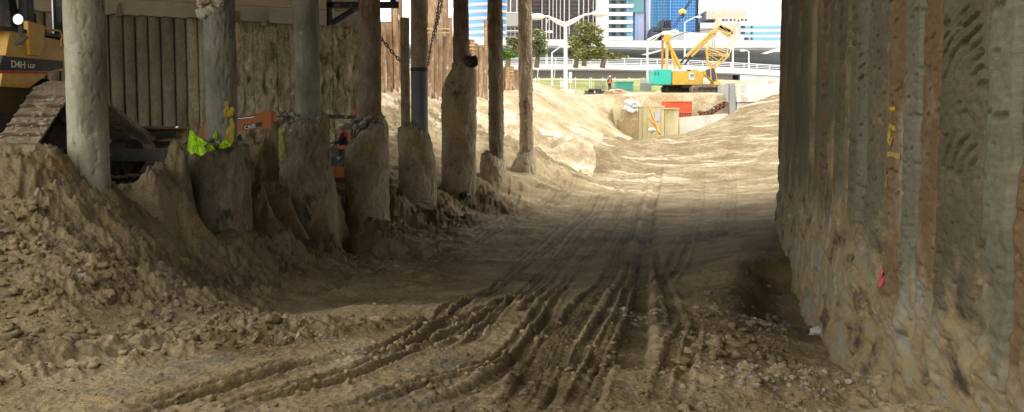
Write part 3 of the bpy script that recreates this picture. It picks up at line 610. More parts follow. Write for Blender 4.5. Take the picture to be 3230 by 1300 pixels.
def wall_mark(name, pts, w, m):
    """sprayed stroke lying on the wall; pts are (distance, height)"""
    pts = [np.array(p, float) for p in pts]; L = []
    for i in range(len(pts)-1):
        for t in np.linspace(0, 1, 10, endpoint=False): L.append(pts[i]*(1-t)+pts[i+1]*t)
    L.append(pts[-1]); L = np.array(L)
    d = np.gradient(L, axis=0); nrm = np.stack([-d[:,1], d[:,0]], 1); nrm /= np.linalg.norm(nrm, axis=1)[:, None]+1e-9
    ww = w*(1+.35*noise3(np.arange(len(L))*.4, 2.5, 0, len(L)))
    A = np.stack([L+nrm*ww[:,None]*k for k in (-1, -.4, .4, 1)], 0)
    yy, zz = A[..., 0], A[..., 1]; o = wall_off(yy, zz)+.006
    grid_mesh(name, 1.07+.223*yy+WN.x*o, yy+WN.y*o, zz, m, wall)
def wyz(px, py):
    y = 1.07*F/(px-1615-.223*F); return (y, ZZ(py, y))
def wm(name, px, w, m): wall_mark(name, [wyz(*p) for p in px], w, m)
wm('paint_stroke', [(2803,342),(2822,344)], .012, M_paintY); wm('paint_stroke', [(2812,336),(2810,372)], .012, M_paintY)
wm('paint_ring', [(2810+11*math.cos(t), 425+28*math.sin(t)) for t in np.linspace(0, 6.28, 13)], .018, M_paintY)
wm('paint_stroke', [(2796,486),(2820,486),(2842,496)], .018, M_paintY); wm('paint_stroke', [(2799,488),(2800,540),(2802,590)], .014, M_paintY)
wm('paint_stroke', [(2606,505),(2604,540)], .05, M_paintY); wm('paint_stroke', [(2606,570),(2603,610)], .05, M_paintY); wm('paint_stroke', [(2497,490),(2497,540)], .05, M_paintY)
wm('paint_splash', [(2795,858),(2812,862),(2802,880),(2814,888),(2802,900)], .022, M_paintP)
wm('paint_stroke', [(2484,780),(2483,830),(2480,870)], .10, M_paintP); wm('paint_stroke', [(2590,920),(2590,960)], .035, M_paintP); wm('paint_stroke', [(2582,990),(2580,1030)], .035, M_paintP)
# ---------------------------------------------------------------- pile wall at the back left, with its capping beam
BA, BB = np.array([-15.6, 36.6]), np.array([-6.1, 41.2])
bd = (BB-BA); BLen = np.hypot(*bd); bd = bd/BLen; bn = np.array([bd[1], -bd[0]])
def back_off(s, z, ed):
    E = np.array(ed); i = np.clip(np.searchsorted(E, s, side='right')-1, 0, len(E)-2); t = (s-E[i])/(E[i+1]-E[i])*2-1
    rr = _hash(i.astype(np.int64), 13, 7, 5)/4294967296.
    er = smooth(3.2, 6.5, s+1.6*smooth(4.4, 3.0, z)+.8*noise3(s*.5, z*.6, 0, 411)); low = smooth(4.2, 2.6, z+.5*noise3(s*.7, 1.1, 0, 412))*smooth(2.6, 5, s)
    o = .19*np.sqrt(np.clip(1-t*t, 0, 1))*(1-.72*er)+(rr-.5)*.05
    o = o+.012*fbm(s*4, z*1.2, oct=3, seed=413)+er*(.30*fbm(s*2.3, z*1.3, oct=5, seed=414))+low*(.35*(4.2-z)*.35+.30*np.abs(fbm(s*1.3, z*.8, oct=4, seed=415))) 
    return o
M_bpile = mat('back_pile', [(.20,.175,.12), (.31,.275,.195), (.38,.34,.25)], scale=.9, stretch=(1,1,.35), rough=.9, bump=.5, bscale=16, speck=.25, bdist=.03,
              spots=[((.27,.19,.08), .9, (1,1,.3), .55, .7), ((.09,.08,.065), 3, (1,1,.5), .62, .70)])
M_bclay = mat('back_pile_clay', [(.36,.31,.20), (.52,.46,.32), (.64,.58,.44)], scale=1.0, stretch=(1,1,.8), rough=.92, bump=.8, bscale=12, speck=.25, bdist=.05,
              spots=[((.20,.15,.09), 1.4, (1,1,.4), .56, .68), ((.38,.36,.31), 1.7, (1,1,.5), .62, .70)])
bw = empty('secant_pile_wall', (float(BA[0]), float(BA[1]), 1), 'pleated pile wall behind the bulldozer, grey at its left, clay coated at its right', 'retaining wall')
bw['kind'] = 'thing'
ed = [-14.0]; 
while ed[-1] < BLen-.2: ed.append(ed[-1]+random.choice((.38,.42,.44,.5)))
bz = np.concatenate([np.linspace(.4, 7.0, 150), [7.2]])
for i in range(len(ed)-1):
    n = 20 if ed[i] > -1.5 else 8
    S, Z = np.meshgrid(np.linspace(ed[i]+.002, ed[i+1]-.002, n), bz); o = back_off(S, Z, ed)
    for cc in (0, -1): o[:, cc] -= .08*(1 if ed[i] < 4 else .15)
    X = BA[0]+bd[0]*S+bn[0]*o; Y = BA[1]+bd[1]*S+bn[1]*o
    grid_mesh('pile', X, Y, Z, M_bclay if ed[i] > 3.2 else M_bpile, bw)
bk = MB()
def bpt(s, z, d): return Vector((BA[0]+bd[0]*s+bn[0]*d, BA[1]+bd[1]*s+bn[1]*d, z))
bk.prism([(-14, -1), (BLen-.25, -1), (BLen-.25, 8.5), (-14, 8.5)], bpt, -.16, -1.2); bk.build('backing', M_earth, bw)
# capping beam: ragged underside where it was cast over the piles, spalled blocks to the right
cb = MB(); n = 240
ss = np.linspace(-14, BLen+.1, n); zb = 7.06+.05*fbm(ss*3, 0*ss+.5, oct=3, seed=421)+.03*np.abs(np.sin(ss*7.2)); zb = np.where(ss < -13.9, 7.0, zb)
top = DECK_Z+.02
prof = [[bpt(s, z_, .50+.02) for s, z_ in zip(ss, zb)], [bpt(s, 7.62, .52) for s in ss], [bpt(s, 7.64, .60) for s in ss], [bpt(s, top, .60) for s in ss], [bpt(s, top, -1.0) for s in ss], [bpt(s, 7.1, -1.0) for s in ss], [bpt(s, z_, .50+.02) for s, z_ in zip(ss, zb)]]
A = np.array([[tuple(v) for v in r_] for r_ in prof])
grid_mesh('capping_beam', A[...,0], A[...,1], A[...,2], M_conc, bw, smooth=False)
sl = MB()
for s0 in (4.3, 5.5, 6.6, 7.55, 8.5, 9.5):
    sl.prism([(s0+.02, 7.02+random.uniform(-.05,.05)), (s0+random.uniform(.85,1.02), 7.02+random.uniform(-.05,.05)), (s0+1.0, 7.58), (s0+.03, 7.56)], bpt, .524, .56+random.uniform(0,.03))
sl.build('facing_block', mat('pale_block', [(.42,.40,.33), (.52,.50,.44)], scale=1.2, rough=.9), bw)
rb = MB()
for s0, h0, l in ((.45,7.0,.75),(1.15,7.0,.5),(4.2,6.95,.35),(5.3,7.0,.4),(6.35,6.9,.5),(8.1,6.9,.45),(9.6,7.0,.4),(10.1,6.9,.5)):
    rb = MB(); rb.prism([(s0-.10,h0),(s0+.13,h0),(s0+.05,h0+l),(s0,h0+l*.8)], bpt, .50, .66); rb.build('clay_spur', M_bpile, bw)
# ---------------------------------------------------------------- the deck overhead
dk = MB(); poly = [(-36,19),(-12,13.5),(-6,9.5),(-1,3.5),(4,1),(34,1),(34,37.5),(4,38.5),(-.5,46),(-5.6,46),(-6.4,41.4),(-36,27.2)]  # deck edges out of view, shaped for where daylight reaches the floor
dk.prism([(p[0], p[1]) for p in poly], lambda a_, b_, d: Vector((a_, b_, d)), DECK_Z, DECK_Z+1.1)
dko = dk.build('bridge_deck', M_deck); tag(dko, 'broad concrete deck spanning overhead from pile wall to pile wall', 'bridge deck', kind='thing')

# ================================================================ the row of columns
M_c1 = mat('cast_column', [(.27,.255,.185), (.37,.355,.27), (.43,.415,.32)], scale=1.8, rough=.85, bump=.5, bscale=45, speck=.14, bdist=.012,
           spots=[((.12,.05,.03), 2.4, (1,1,.25), .56, .62), ((.17,.15,.11), 1.1, (1,1,.3), .50, .62), ((.11,.10,.09), 8, (1,1,.8), .66, .70), ((.34,.29,.20), 1.2, (1,1,.4), .54, .70)])
M_c2 = mat('steel_grey_column', [(.11,.105,.08), (.19,.185,.15), (.27,.26,.215)], scale=1.6, stretch=(1,1,.6), rough=.8, bump=.5, bscale=30, speck=.16, bdist=.015,
           spots=[((.16,.115,.06), 1.6, (1,1,.4), .57, .68), ((.07,.06,.05), 6, (1,1,.5), .66, .72), ((.40,.38,.33), 3, (1,1,.5), .66, .72)])
M_c3 = mat('rusty_column', [(.115,.09,.062), (.19,.15,.105), (.27,.22,.16)], scale=2.0, stretch=(1,1,.6), rough=.9, bump=.8, bscale=18, speck=.25, bdist=.04,
           spots=[((.19,.05,.02), 1.4, (1,1,.5), .56, .66), ((.33,.30,.25), 2.6, (1,1,.4), .62, .70)])
M_c4 = mat('muddy_column', [(.20,.15,.09), (.31,.245,.16), (.38,.31,.21)], scale=2.4, stretch=(1,1,.6), rough=.92, bump=.9, bscale=16, speck=.22, bdist=.04, spots=[((.16,.06,.03), 1.2, (1,1,.6), .60, .68)])
M_case = mat('steel_casing', [(.10,.115,.135), (.17,.185,.20)], scale=1.3, stretch=(1,1,.3), rough=.55, bump=.15, bscale=30, speck=.15, spots=[((.20,.14,.07), 1.6, (1,1,.4), .56, .68)])
M_jack = mat('rough_jacket', [(.13,.11,.075), (.23,.195,.135), (.31,.28,.21)], scale=1.4, stretch=(1,1,.55), rough=.95, bump=.9, bscale=15, speck=.26, bdist=.05,
             spots=[((.28,.19,.08), 1.5, (1,1,.5), .56, .68), ((.09,.075,.05), 2.0, (1,1,.7), .58, .68), ((.36,.36,.34), 3.4, (1,1,.6), .66, .72)])
M_jackY = mat('sandy_jacket', [(.24,.19,.12), (.36,.295,.20), (.43,.37,.27)], scale=1.3, stretch=(1,1,.7), rough=.95, bump=.9, bscale=15, speck=.24, bdist=.05,
              spots=[((.37,.26,.07), 1.2, (1,1,.8), .57, .68), ((.10,.07,.045), 1.7, (1,1,.8), .60, .70)])
M_break = mat('broken_concrete', [(.14,.125,.10), (.30,.28,.23), (.45,.43,.38)], scale=5, rough=.95, bump=1, bscale=22, speck=.3, bdist=.05)
def shaft(cx, cy, r, z0, z1, m, parent, seed, rough=.012, lean=(0, 0), name='shaft', nth=72, dz=.035, bumps=0, pits=0):
    nz = int((z1-z0)/dz); z = np.linspace(z0, z1, nz)[:, None]; t = np.linspace(0, 2*math.pi, nth, endpoint=False)[None, :]
    ct, st = np.cos(t), np.sin(t); k = 3.0
    n = fbm(ct*k*.5+z*0, st*k*.5+z*0, z*.9+seed, oct=4, seed=seed)
    rr = r+rough*n+rough*.4*fbm(ct*6+0*z, st*6+0*z, z*7+.1, oct=2, seed=seed+3)
    if bumps: rr = rr+bumps*np.clip(fbm(ct*2+0*z, st*2+0*z, z*2.2+.3, oct=3, seed=seed+7)-.1, 0, 1)
    if pits: rr = rr-pits*smooth(.28, .45, fbm(ct*3.5+0*z, st*3.5+0*z, z*6.5+.7, oct=3, seed=seed+8))
    X = cx+lean[0]*(z-3)+rr*ct; Y = cy+lean[1]*(z-3)+rr*st; Z = z+0*t
    return grid_mesh(name, X, Y, Z, m, parent, wrap=True)
def jacket(cx, cy, r, z0, ztop, tilt, rs, m, parent, seed, neck=.5, name='concrete_jacket', flat=None, shoulder=0, slope=1.6, taper=.0):
    """old bored pile left standing round the shaft: ragged top, tilt=(dz per m in x, in y)"""
    nth = 110; t = np.linspace(0, 2*math.pi, nth, endpoint=False)[None, :]; ct, st = np.cos(t), np.sin(t)
    top = ztop+tilt[0]*ct*r+tilt[1]*st*r+.09*fbm(ct*2, st*2, oct=4, seed=seed)+.05*noise3(ct*9, st*9, 0, seed+2)
    nz = int((ztop-z0)/.035); k = np.linspace(0, 1, nz)[:, None]; Z = z0+(top-z0)*k
    n = fbm(ct*1.6+0*k, st*1.6+0*k, Z*1.1+seed, oct=4, seed=seed+1)
    rr = r*(1+.05*n)+.022*fbm(ct*7+0*k, st*7+0*k, Z*6, oct=3, seed=seed+4)+taper*(ztop-Z)*.1
    if shoulder:
        sd = np.clip(np.cos(t-shoulder), 0, 1)**.7; e = np.clip((top-Z), 0, None)
        rr = rr-np.clip(1-e/slope, 0, 1)**1.4*(r-rs*1.15)*sd
    rr = rr+.045*(.3-np.abs(fbm(ct*2.2+0*k, st*2.2+0*k, Z*1.6+seed, oct=4, seed=seed+12, gain=.6)))
    if neck: rr = rr-np.clip(1-(top-Z)/neck, 0, 1)**2*(r-rs)*.35
    rr = rr-.05*smooth(.30, .55, fbm(ct*1.3+0*k, st*1.3+0*k, Z*.8+3.3, oct=3, seed=seed+6))
    if flat is not None:
        d = rr*np.cos(t-flat[0]); over = d-flat[1]; rr = np.where(over > 0, rr-over/np.maximum(np.cos(t-flat[0]), .2), rr)
    X = cx+rr*ct; Y = cy+rr*st
    # cap rings running in to the shaft
    caps = []
    for q in np.linspace(.12, 1, 9):
        r2 = rr[-1]*(1-q)+(rs*.9)*q
        z2 = top[0]+.16*fbm(ct[0]*3*(1-q)+5*q, st[0]*3*(1-q), oct=3, seed=seed+9)+.10*q
        caps.append((cx+r2*ct[0], cy+r2*st[0], z2))
    X = np.concatenate([X, np.array([c_[0] for c_ in caps])]); Y = np.concatenate([Y, np.array([c_[1] for c_ in caps])]); Z = np.concatenate([Z+0*t, np.array([c_[2] for c_ in caps])])
    ob = grid_mesh(name, X, Y, Z, m, parent, wrap=True)
    ob.data.materials.append(M_break)
    mi = np.zeros((X.shape[0]-1, nth), np.int32); mi[-9:] = 1
    for kk in range(5): mi[-9-kk] = (noise3(ct[0]*5, st[0]*5, 0, seed+kk//2) > -.1+.12*kk)
    ob.data.polygons.foreach_set('material_index', mi.ravel()); ob.data.update()
    return ob
def rubble_on(c, r0, r1, n, size, m, parent, seed, name='broken_rim', h=.1):
    rnd = random.Random(seed); b = MB()
    for i in range(n):
        t = rnd.uniform(0, 6.283); q = rnd.uniform(r0, r1)
        b.blob((c[0]+q*math.cos(t), c[1]+q*math.sin(t), c[2]+rnd.uniform(-.03, h)), rnd.uniform(.4, 1)*size, seed+i, .3, 1, (1, 1, rnd.uniform(.5, 1)))
    return tag(b.build(name, m, parent), kind='stuff')
COLS = [  # px centre, width px, Y
 (274,123,15.3),(697,97,19.4),(970,79,23.8),(1168,68,27.7),(1323,53,32.2),(1455,49,36.0),(1565,46,40.3),(1660,41,45.0)]
LAB = ['pale round concrete column with rust stains, nearest of the row, in front of the bulldozer', 'grey concrete column splashed with lime paint at the foot of its shaft', 'grey column on a broad broken jacket, between the digger arm and its canopy',
       'dark brown column passing in front of the black steel bracket, right of the digger driver', 'steel cased column with a dark joint ring, beside a thin brown pipe', 'brown column rising out of a tall domed sandy jacket',
       'slim rust brown column on a short lumpy footing', 'slim muddy column at the bright end of the row']
FULL = DECK_Z+.05
columns = []
for i, ((px, wpx, Y), lab) in enumerate(zip(COLS, LAB)):
    x = XX(px, Y, 300); c = empty('column', (x, Y, 1.0), lab, 'column', 'columns in a row under the deck'); columns.append(c)
    r = wpx/F*Y/2; c['kind'] = 'thing'
    if i == 0:
        shaft(x, Y, r, .6, FULL, M_c1, c, 11, rough=.006, pits=.012, nth=110, dz=.02)
    elif i == 1:
        shaft(x, Y, r, 2.0, FULL, M_c2, c, 22, rough=.018, pits=.02, nth=96, dz=.03)
        cx = XX(692, Y+.25, 600); jacket(cx, Y+.25, .60, .0, ZZ(458, Y-.3), (.10, .05), r, M_jack, c, 25, neck=.25)
        rubble_on((cx, Y+.1, ZZ(455, Y)), .28, .56, 50, .10, M_break, c, 26)
        b = MB()
        for k in range(16): b.blob((x+random.uniform(-.3,.1), Y-r-.0+random.uniform(-.03,.06), ZZ(random.uniform(0,55), Y)), random.uniform(.05,.13), 400+k, .3, 1, (1,.5,1))
        b.build('spalled_patch', mat('pale_spall', [(.30,.25,.18), (.55,.52,.46), (.25,.12,.07)], scale=5, rough=.95, bump=.8), c)
    elif i == 2:
        shaft(x, Y, r, 2.4, FULL, M_c2, c, 33, rough=.02)
        cx = XX(963, Y+.2, 600); jacket(cx, Y+.2, .60, -.2, ZZ(378, Y), (.25, .1), r, M_jack, c, 35, neck=.2)
        rubble_on((cx, Y, ZZ(372, Y)), .3, .56, 50, .09, M_break, c, 36)
    elif i == 3:
        shaft(x, Y, r, 2.4, FULL, M_c3, c, 44, rough=.02)
        cx = XX(1158, Y+.2, 600); jacket(cx, Y+.2, .61, -.2, ZZ(400, Y), (.85, .1), r, M_jackY, c, 45, neck=.15, shoulder=.3, slope=.55)
        rubble_on((cx, Y-.05, ZZ(400, Y)), .25, .52, 70, .11, M_break, c, 46, h=.3)
    elif i == 4:
        shaft(x, Y, r, 2.6, ZZ(216, Y), M_case, c, 55, rough=.003); shaft(x, Y, r*.96, ZZ(216, Y), FULL, M_c4, c, 56, rough=.012, name='upper_shaft')
        b = MB(); zt = ZZ(216, Y); b.tube([(x, Y, zt-.10), (x, Y, zt+.02)], r*1.05, 32); b.build('joint_ring', plain('black_ring', (.02,.02,.02), .6), c)
        cx = XX(1317, Y+.1, 600); jacket(cx, Y+.1, .61, -.2, ZZ(402, Y), (-.05, 0), r, M_jackY, c, 57, neck=.12, shoulder=6.2, slope=1.35)
    elif i == 5:
        shaft(x, Y, r, 4.0, FULL, M_c3, c, 66, rough=.02, bumps=.03)
        cx = XX(1448, Y+.1, 600); jacket(cx, Y+.1, .62, -.2, ZZ(200, Y), (.30, 0), r, M_jackY, c, 67, neck=.75, shoulder=3.1, slope=.9)
        b = MB(); b.blob((XX(1486, Y, 190), Y-.25, ZZ(196, Y)), .27, 9, .3, 2, (1, .8, .8)); b.build('tar_lump', plain('black_crust', (.03,.028,.025), .9, dirt=.1), c)
    elif i == 6:
        shaft(x, Y, r, 1.0, FULL, M_c3, c, 77, rough=.03, bumps=.04, lean=(-.010, 0))
        cx = XX(1554, Y+.05, 520); jacket(cx, Y+.05, .52, -.2, ZZ(492, Y), (-.1, 0), r, M_jackY, c, 78, neck=.45)
    else:
        shaft(x, Y, r, 1.0, FULL, M_c4, c, 88, rough=.04, bumps=.06, lean=(-.012, 0))
        cx = XX(1650, Y+.05, 520); jacket(cx, Y+.05, .56, -.2, ZZ(485, Y), (.2, 0), r, M_jackY, c, 89, neck=.5, shoulder=3.2, slope=.7)
# lime paint on the crest and jacket of the second column
c2 = columns[1]
def paint_sheet(pts, Y, seed, h=.10):
    """crusted splash standing on the crest: jagged lump outline with thickness"""
    b = MB(); rnd = random.Random(seed)
    for (px, py, r) in pts:
        for k in range(26):
            p = P(px+rnd.gauss(0, .55)*r, py+rnd.gauss(0, .7)*r, Y+rnd.uniform(-.08, .04))
            b.blob(p, rnd.uniform(.12, .36)*r*Y/F, seed+k, .6, 1, (1, .4, 1.3))
    b.build('paint_splash', M_lime, c2)
def paint_rag(poly, Y, lean, seed):
    b = MB(); n = len(poly); cx_, cy_ = sum(p[0] for p in poly)/n, sum(p[1] for p in poly)/n; rnd = random.Random(seed); out = []
    for i in range(n):          # jagged outline
        p, q = poly[i], poly[(i+1) % n]; out.append(p); out.append(((p[0]+q[0])/2+rnd.uniform(-2.2, 2.2), (p[1]+q[1])/2+rnd.uniform(-2.2, 2.2)))
    rings = [[P(cx_+(x-cx_)*k, cy_+(y-cy_)*k, Y+(cy_-y)*k*lean-.03*(1-k)+rnd.uniform(-.022, .022)) for x, y in out] for k in (1, .72, .42, .15)]
    m_ = len(out); vs = [v for r_ in rings for v in r_]+[v+Vector((0, .05, -.02)) for v in rings[0]]
    fs = [(i*m_+j, i*m_+(j+1) % m_, (i+1)*m_+(j+1) % m_, (i+1)*m_+j) for i in range(3) for j in range(m_)]+[tuple(3*m_+j for j in range(m_))]
    fs += [(j, 4*m_+j, 4*m_+(j+1) % m_, (j+1) % m_) for j in range(m_)]+[tuple(4*m_+j for j in reversed(range(m_)))]
    b.add(vs, fs); b.build('paint_splash', M_lime, c2)
paint_rag([(591,474),(595,440),(598,410),(611,417),(620,430),(640,441),(654,452),(640,461),(652,478),(634,492),(618,482),(604,489)], 18.42, .004, 3)
paint_rag([(648,452),(664,456),(678,470),(668,478),(654,470)], 18.5, .002, 4)
paint_rag([(670,430),(680,414),(686,424),(684,442),(674,446)], 19.06, .0, 5)
paint_rag([(688,466),(698,450),(712,440),(722,447),(733,455),(718,464),(702,468)], 18.92, .004, 6)
b = MB()
for k in range(26):
    p = P(random.uniform(712,738), random.uniform(325,440), 19.13+random.uniform(0,.03)); b.blob(p, random.uniform(.03,.07), k, .4, 1, (1,.3,1.4))
b.build('paint_fleck', plain('old_yellow_paint', (.35,.26,.03), .8, dirt=.1), c2)
b = MB()
for k in range(22):
    p = P(888+random.uniform(-5,9)+(k % 3), random.uniform(405,500), 23.45); b.blob(p, random.uniform(.03,.06), k, .4, 1, (1,.5,1.6))
b.build('paint_fleck', plain('faded_lime_paint', (.38,.42,.06), .8, dirt=.05), columns[2])
# thin brown pipe beside the cased column
px_ = 1279; Yp = 33.6; xp = XX(px_, Yp, 300)
o = shaft(xp, Yp, .15, 1.2, ZZ(56, Yp), M_c4, None, 90, rough=.02, name='old_pipe'); tag(o, 'thin rusty brown pipe with a broken top standing left of the steel cased column', 'pipe')
# ================================================================ machines under the deck
M_yel = plain('machine_yellow', (.62,.36,.045), .45, dirt=.14, dcol=(.30,.20,.10)); M_yel2 = plain('machine_yellow_pale', (.70,.45,.09), .45, dirt=.1)
M_blk = plain('black_paint', (.018,.018,.02), .5, dirt=.1, dcol=(.12,.09,.06)); M_red = plain('red_stripe', (.55,.03,.02), .5, dirt=.02); M_wht = plain('white_lettering', (.75,.73,.66), .6, dirt=0)
M_track = mat('track_steel', [(.13,.095,.06), (.22,.17,.115), (.30,.25,.18)], scale=4, rough=.7, bump=.8, bscale=16, speck=.25, bdist=.03, spots=[((.46,.45,.43), 3, (1,1,1), .62, .68)])
M_trackd = mat('dark_track', [(.035,.03,.025), (.09,.07,.05)], scale=4, rough=.8, bump=.4, bscale=20)
M_chrome = plain('bright_steel', (.75,.75,.76), .2, metal=.9, dirt=0)
M_glass = mat('lamp_glass', (.85,.88,.86), rough=.2, bump=0, speck=0, emit=((.95,1,.93), .45))
M_dkglass = plain('cab_glass', (.05,.06,.065), .1, dirt=0)
# ---------------------------------------------------------------- bulldozer
HD = R(72); Hv = Vector((math.cos(HD), math.sin(HD), 0)); Lv = Vector((math.sin(HD), -math.cos(HD), 0))
D0 = P(112, 600, 16.9); D0.z = EYE-1.0
def D(a, b, c): return D0+Hv*a+Lv*b+Vector((0, 0, c))
bd_ = empty('bulldozer', D(1.5, -1.2, 0), 'yellow crawler bulldozer with clay caked tracks parked on the bank at the far left', 'bulldozer')
def hull_path(step):
    cs = [(.30,.40,.38), (1.22,1.36,.40), (2.85,.42,.38)]      # rear idler, high sprocket, front idler
    pts = []
    def arc(c, r, a0, a1):
        n = 14
        for k in range(n+1):
            t = a0+(a1-a0)*k/n; pts.append((c[0]+r*math.cos(t), c[1]+r*math.sin(t)))
    def nrm(p, q):
        d = (q[0]-p[0], q[1]-p[1]); l = math.hypot(*d); return math.atan2(d[0]/l, -d[1]/l)   # outward (left) normal when going clockwise
    a1 = nrm(cs[0], cs[1])+0; 
    def outn(p, q):
        d = np.array([q[0]-p[0], q[1]-p[1]]); n = np.array([-d[1], d[0]]); return math.atan2(n[1], n[0])
    n01, n12, n20 = outn(cs[0], cs[1]), outn(cs[1], cs[2]), outn(cs[2], cs[0])
    def seq(c, fr, to):
        while to > fr: to -= 2*math.pi
        arc(c, c[2], fr, to)
    seq(cs[0], n20, n01); seq(cs[1], n01, n12); seq(cs[2], n12, n20); pts.append(pts[0])
    p = np.array(pts); L = np.concatenate([[0], np.cumsum(np.hypot(*(p[1:]-p[:-1]).T))]); n = int(L[-1]/step)
    s = np.arange(n)*L[-1]/n; return np.stack([np.interp(s, L, p[:,0]), np.interp(s, L, p[:,1])], 1)
def track(b0, w):
    tr = MB(); pts = hull_path(.225); n = len(pts)
    for i in range(n):
        p, q = pts[i], pts[(i+1) % n]; d = (q-p)/np.linalg.norm(q-p); nn_ = np.array([-d[1], d[0]])
        f = lambda s, o, b: D(p[0]+d[0]*s+nn_[0]*o, b, p[1]+d[1]*s+nn_[1]*o)
        # shoe plate, grouser with clipped corners and a shallow V
        vs = [f(s, o, b) for b in (b0, b0-w) for s, o in ((.004,-.03), (.215,-.03), (.215,0), (.004,0))]
        tr.add(vs, [(0,1,2,3), (7,6,5,4), (0,4,5,1), (1,5,6,2), (2,6,7,3), (3,7,4,0)])
        m = b0-w/2; k = [(b0-.01, .035), (b0-.2, .085), (m, .06), (b0-w+.2, .085), (b0-w+.01, .035)]
        vs = [f(s, o, b) for b, hh in k for s, o in ((.0, 0), (.0, hh), (.035, hh), (.05, 0))]
        fs = [(0,1,2,3), (19,18,17,16)]
        for j in range(4):
            for e in range(3): fs.append((j*4+e, (j+1)*4+e, (j+1)*4+e+1, j*4+e+1))
        tr.add(vs, fs)
    t = tr.build('track', M_track, bd_)
    # inner frame, rollers, wheels
    fr = MB(); fr.bar(D(.5, b0-w*.5, .42), D(2.8, b0-w*.5, .42), w*.4, .26)
    fr.prism([(.5,.5),(1.0,1.2),(2.6,.5)], lambda a, c, d: D(a, b0-w*.5+d, c), -.1, .1)
    for a in (.7,1.1,1.5,1.9,2.3,2.6): fr.tube([D(a, b0-w*.75, .18), D(a, b0-w*.25, .18)], .12, 14)
    fr.build('roller_frame', M_trackd, t)
    for nm, a, c, r in (('idler', .30, .40, .34), ('sprocket', 1.22, 1.36, .35), ('idler', 2.85, .42, .34)):
        wv = MB(); wv.tube([D(a, b0-w*.7, c), D(a, b0-w*.3, c)], r, 28); wv.tube([D(a, b0-w*.3, c), D(a, b0-w*.22, c)], r*.45, 18); wv.build(nm, M_trackd, t)
    return t
track(0, .90); track(-2.1, .90)
mud = MB(); _hp = hull_path(.02)
for i in range(420):
    p_ = _hp[random.randrange(len(_hp))]; b_ = random.choice((-.45,-.45,-.1,-.8))+random.gauss(0, .12)
    if -.9 < b_ < 0: mud.blob(D(p_[0], b_, p_[1]+.01), random.uniform(.02,.055), i, .4, 1, (1.5,1.2,.7))
tag(mud.build('caked_mud', M_jackY, bd_), kind='stuff')
body = MB()
prof = [(.35,1.70),(1.0,1.70),(1.55,2.02),(2.35,2.10),(2.35,2.22),(1.9,2.62),(.62,2.70)]
body.prism(prof, lambda a, c, d: D(a, d, c), -1.02, -2.0); bo = body.build('fuel_tank', M_yel, bd_)
st = MB(); st.prism([(.33,1.98),(1.52,2.03),(1.86,2.11),(1.86,2.24),(.42,2.24)], lambda a, c, d: D(a, d, c), -1.012, -1.016); st.build('model_band', M_blk, bd_)
st = MB(); st.prism([(.336,1.93),(1.42,1.975),(1.50,2.02),(.334,1.975)], lambda a, c, d: D(a, d, c), -1.012, -1.016); st.build('red_stripe', M_red, bd_)
# rear face slopes; band wraps round it
def rf(b, c, o=0): return D(.35+(c-1.70)*.27-o, b, c)
st = MB(); st.add([rf(-1.02,1.99,.006), rf(-2.0,1.99,.006), rf(-2.0,2.26,.006), rf(-1.02,2.26,.006)], [(0,1,2,3)]); st.build('model_band', M_blk, bd_)
st = MB(); st.add([rf(-1.02,1.955,.008), rf(-2.0,1.955,.008), rf(-2.0,2.0,.008), rf(-1.02,2.0,.008)], [(0,1,2,3)]); st.build('red_stripe', M_red, bd_)
text_obj('lettering', 'D4H', .17, D(.60, -1.009, 2.055), Hv, (0,0,1), M_wht, bd_, .002, .003); text_obj('lettering', 'LGP', .10, D(.99, -1.009, 2.065), Hv, (0,0,1), M_wht, bd_, .002, .002)
ch = MB(); ch.span(D(.5,-3.0,.9)-Vector((0,0,0)), D(.5,-3.0,.9)+Vector((.01,.01,.01)))
ch = MB(); ch.prism([(.3,.7),(2.8,.6),(2.8,.95),(1.9,1.5),(1.5,1.75),(.3,1.7)], lambda a, c, d: D(a, d, c), -1.05, -1.95); ch.build('chassis', M_trackd, bd_)
hd = MB(); hd.prism([(1.6,1.2),(3.1,.8),(3.1,1.15),(1.6,1.9)], lambda a, c, d: D(a, d, c), -1.15, -1.85); hd.build('engine_hood', M_trackd, bd_)
dk_ = MB(); dk_.prism([(.3,2.70),(2.3,2.66),(2.3,2.72),(.3,2.76)], lambda a, c, d: D(a, d, c), -1.0, -2.02); dk_.build('platform', M_blk, bd_)
fd = MB(); fd.prism([(.3,1.25),(.9,1.25),(.9,1.72),(.3,1.72)], lambda a, c, d: D(a, d, c), -1.05, -1.25); fd.build('rear_bracket', M_yel2, bd_)
sc_ = MB(); sc_.prism([(1.0,2.3),(1.25,2.3),(1.35,2.45),(1.38,2.85),(.98,2.9)], lambda a, c, d: D(a, d, c), -.96, -1.06); sc_.build('lever_console', M_yel, bd_)
for a, b_, w_ in ((.75,-1.55,.14), (1.25,-1.25,.18), (2.0,-1.12,.20)):
    p = MB(); p.bar(D(a,b_,2.6), D(a+.02,b_,4.9), w_, w_, up=Hv); p.build('canopy_post', M_blk, bd_)
for b_ in (-1.22, -.98):
    p = MB(); p.tube([D(1.88,b_,2.75), D(1.88,b_,4.9)], .018, 8); p.build('grab_rail', M_chrome, bd_)
cn = MB(); cn.prism([(.3,4.85),(2.4,4.85),(2.4,5.0),(.3,5.0)], lambda a, c, d: D(a, d, c), -.8, -2.3); cn.build('canopy', M_blk, bd_)
se = MB(); se.prism([(1.0,2.7),(1.6,2.7),(1.6,3.1),(1.15,3.15),(1.05,3.7),(.9,3.7)], lambda a, c, d: D(a, d, c), -1.35, -1.8); se.build('seat', M_blk, bd_)
rl = MB(); rl.tube([D(1.95,-1.0,2.72), D(2.65,-1.0,2.74), D(2.74,-1.0,2.66), D(2.74,-1.0,2.22), D(2.62,-1.0,2.14), D(2.3,-1.0,2.14)], .022, 8); rl.build('handrail', M_yel2, bd_)
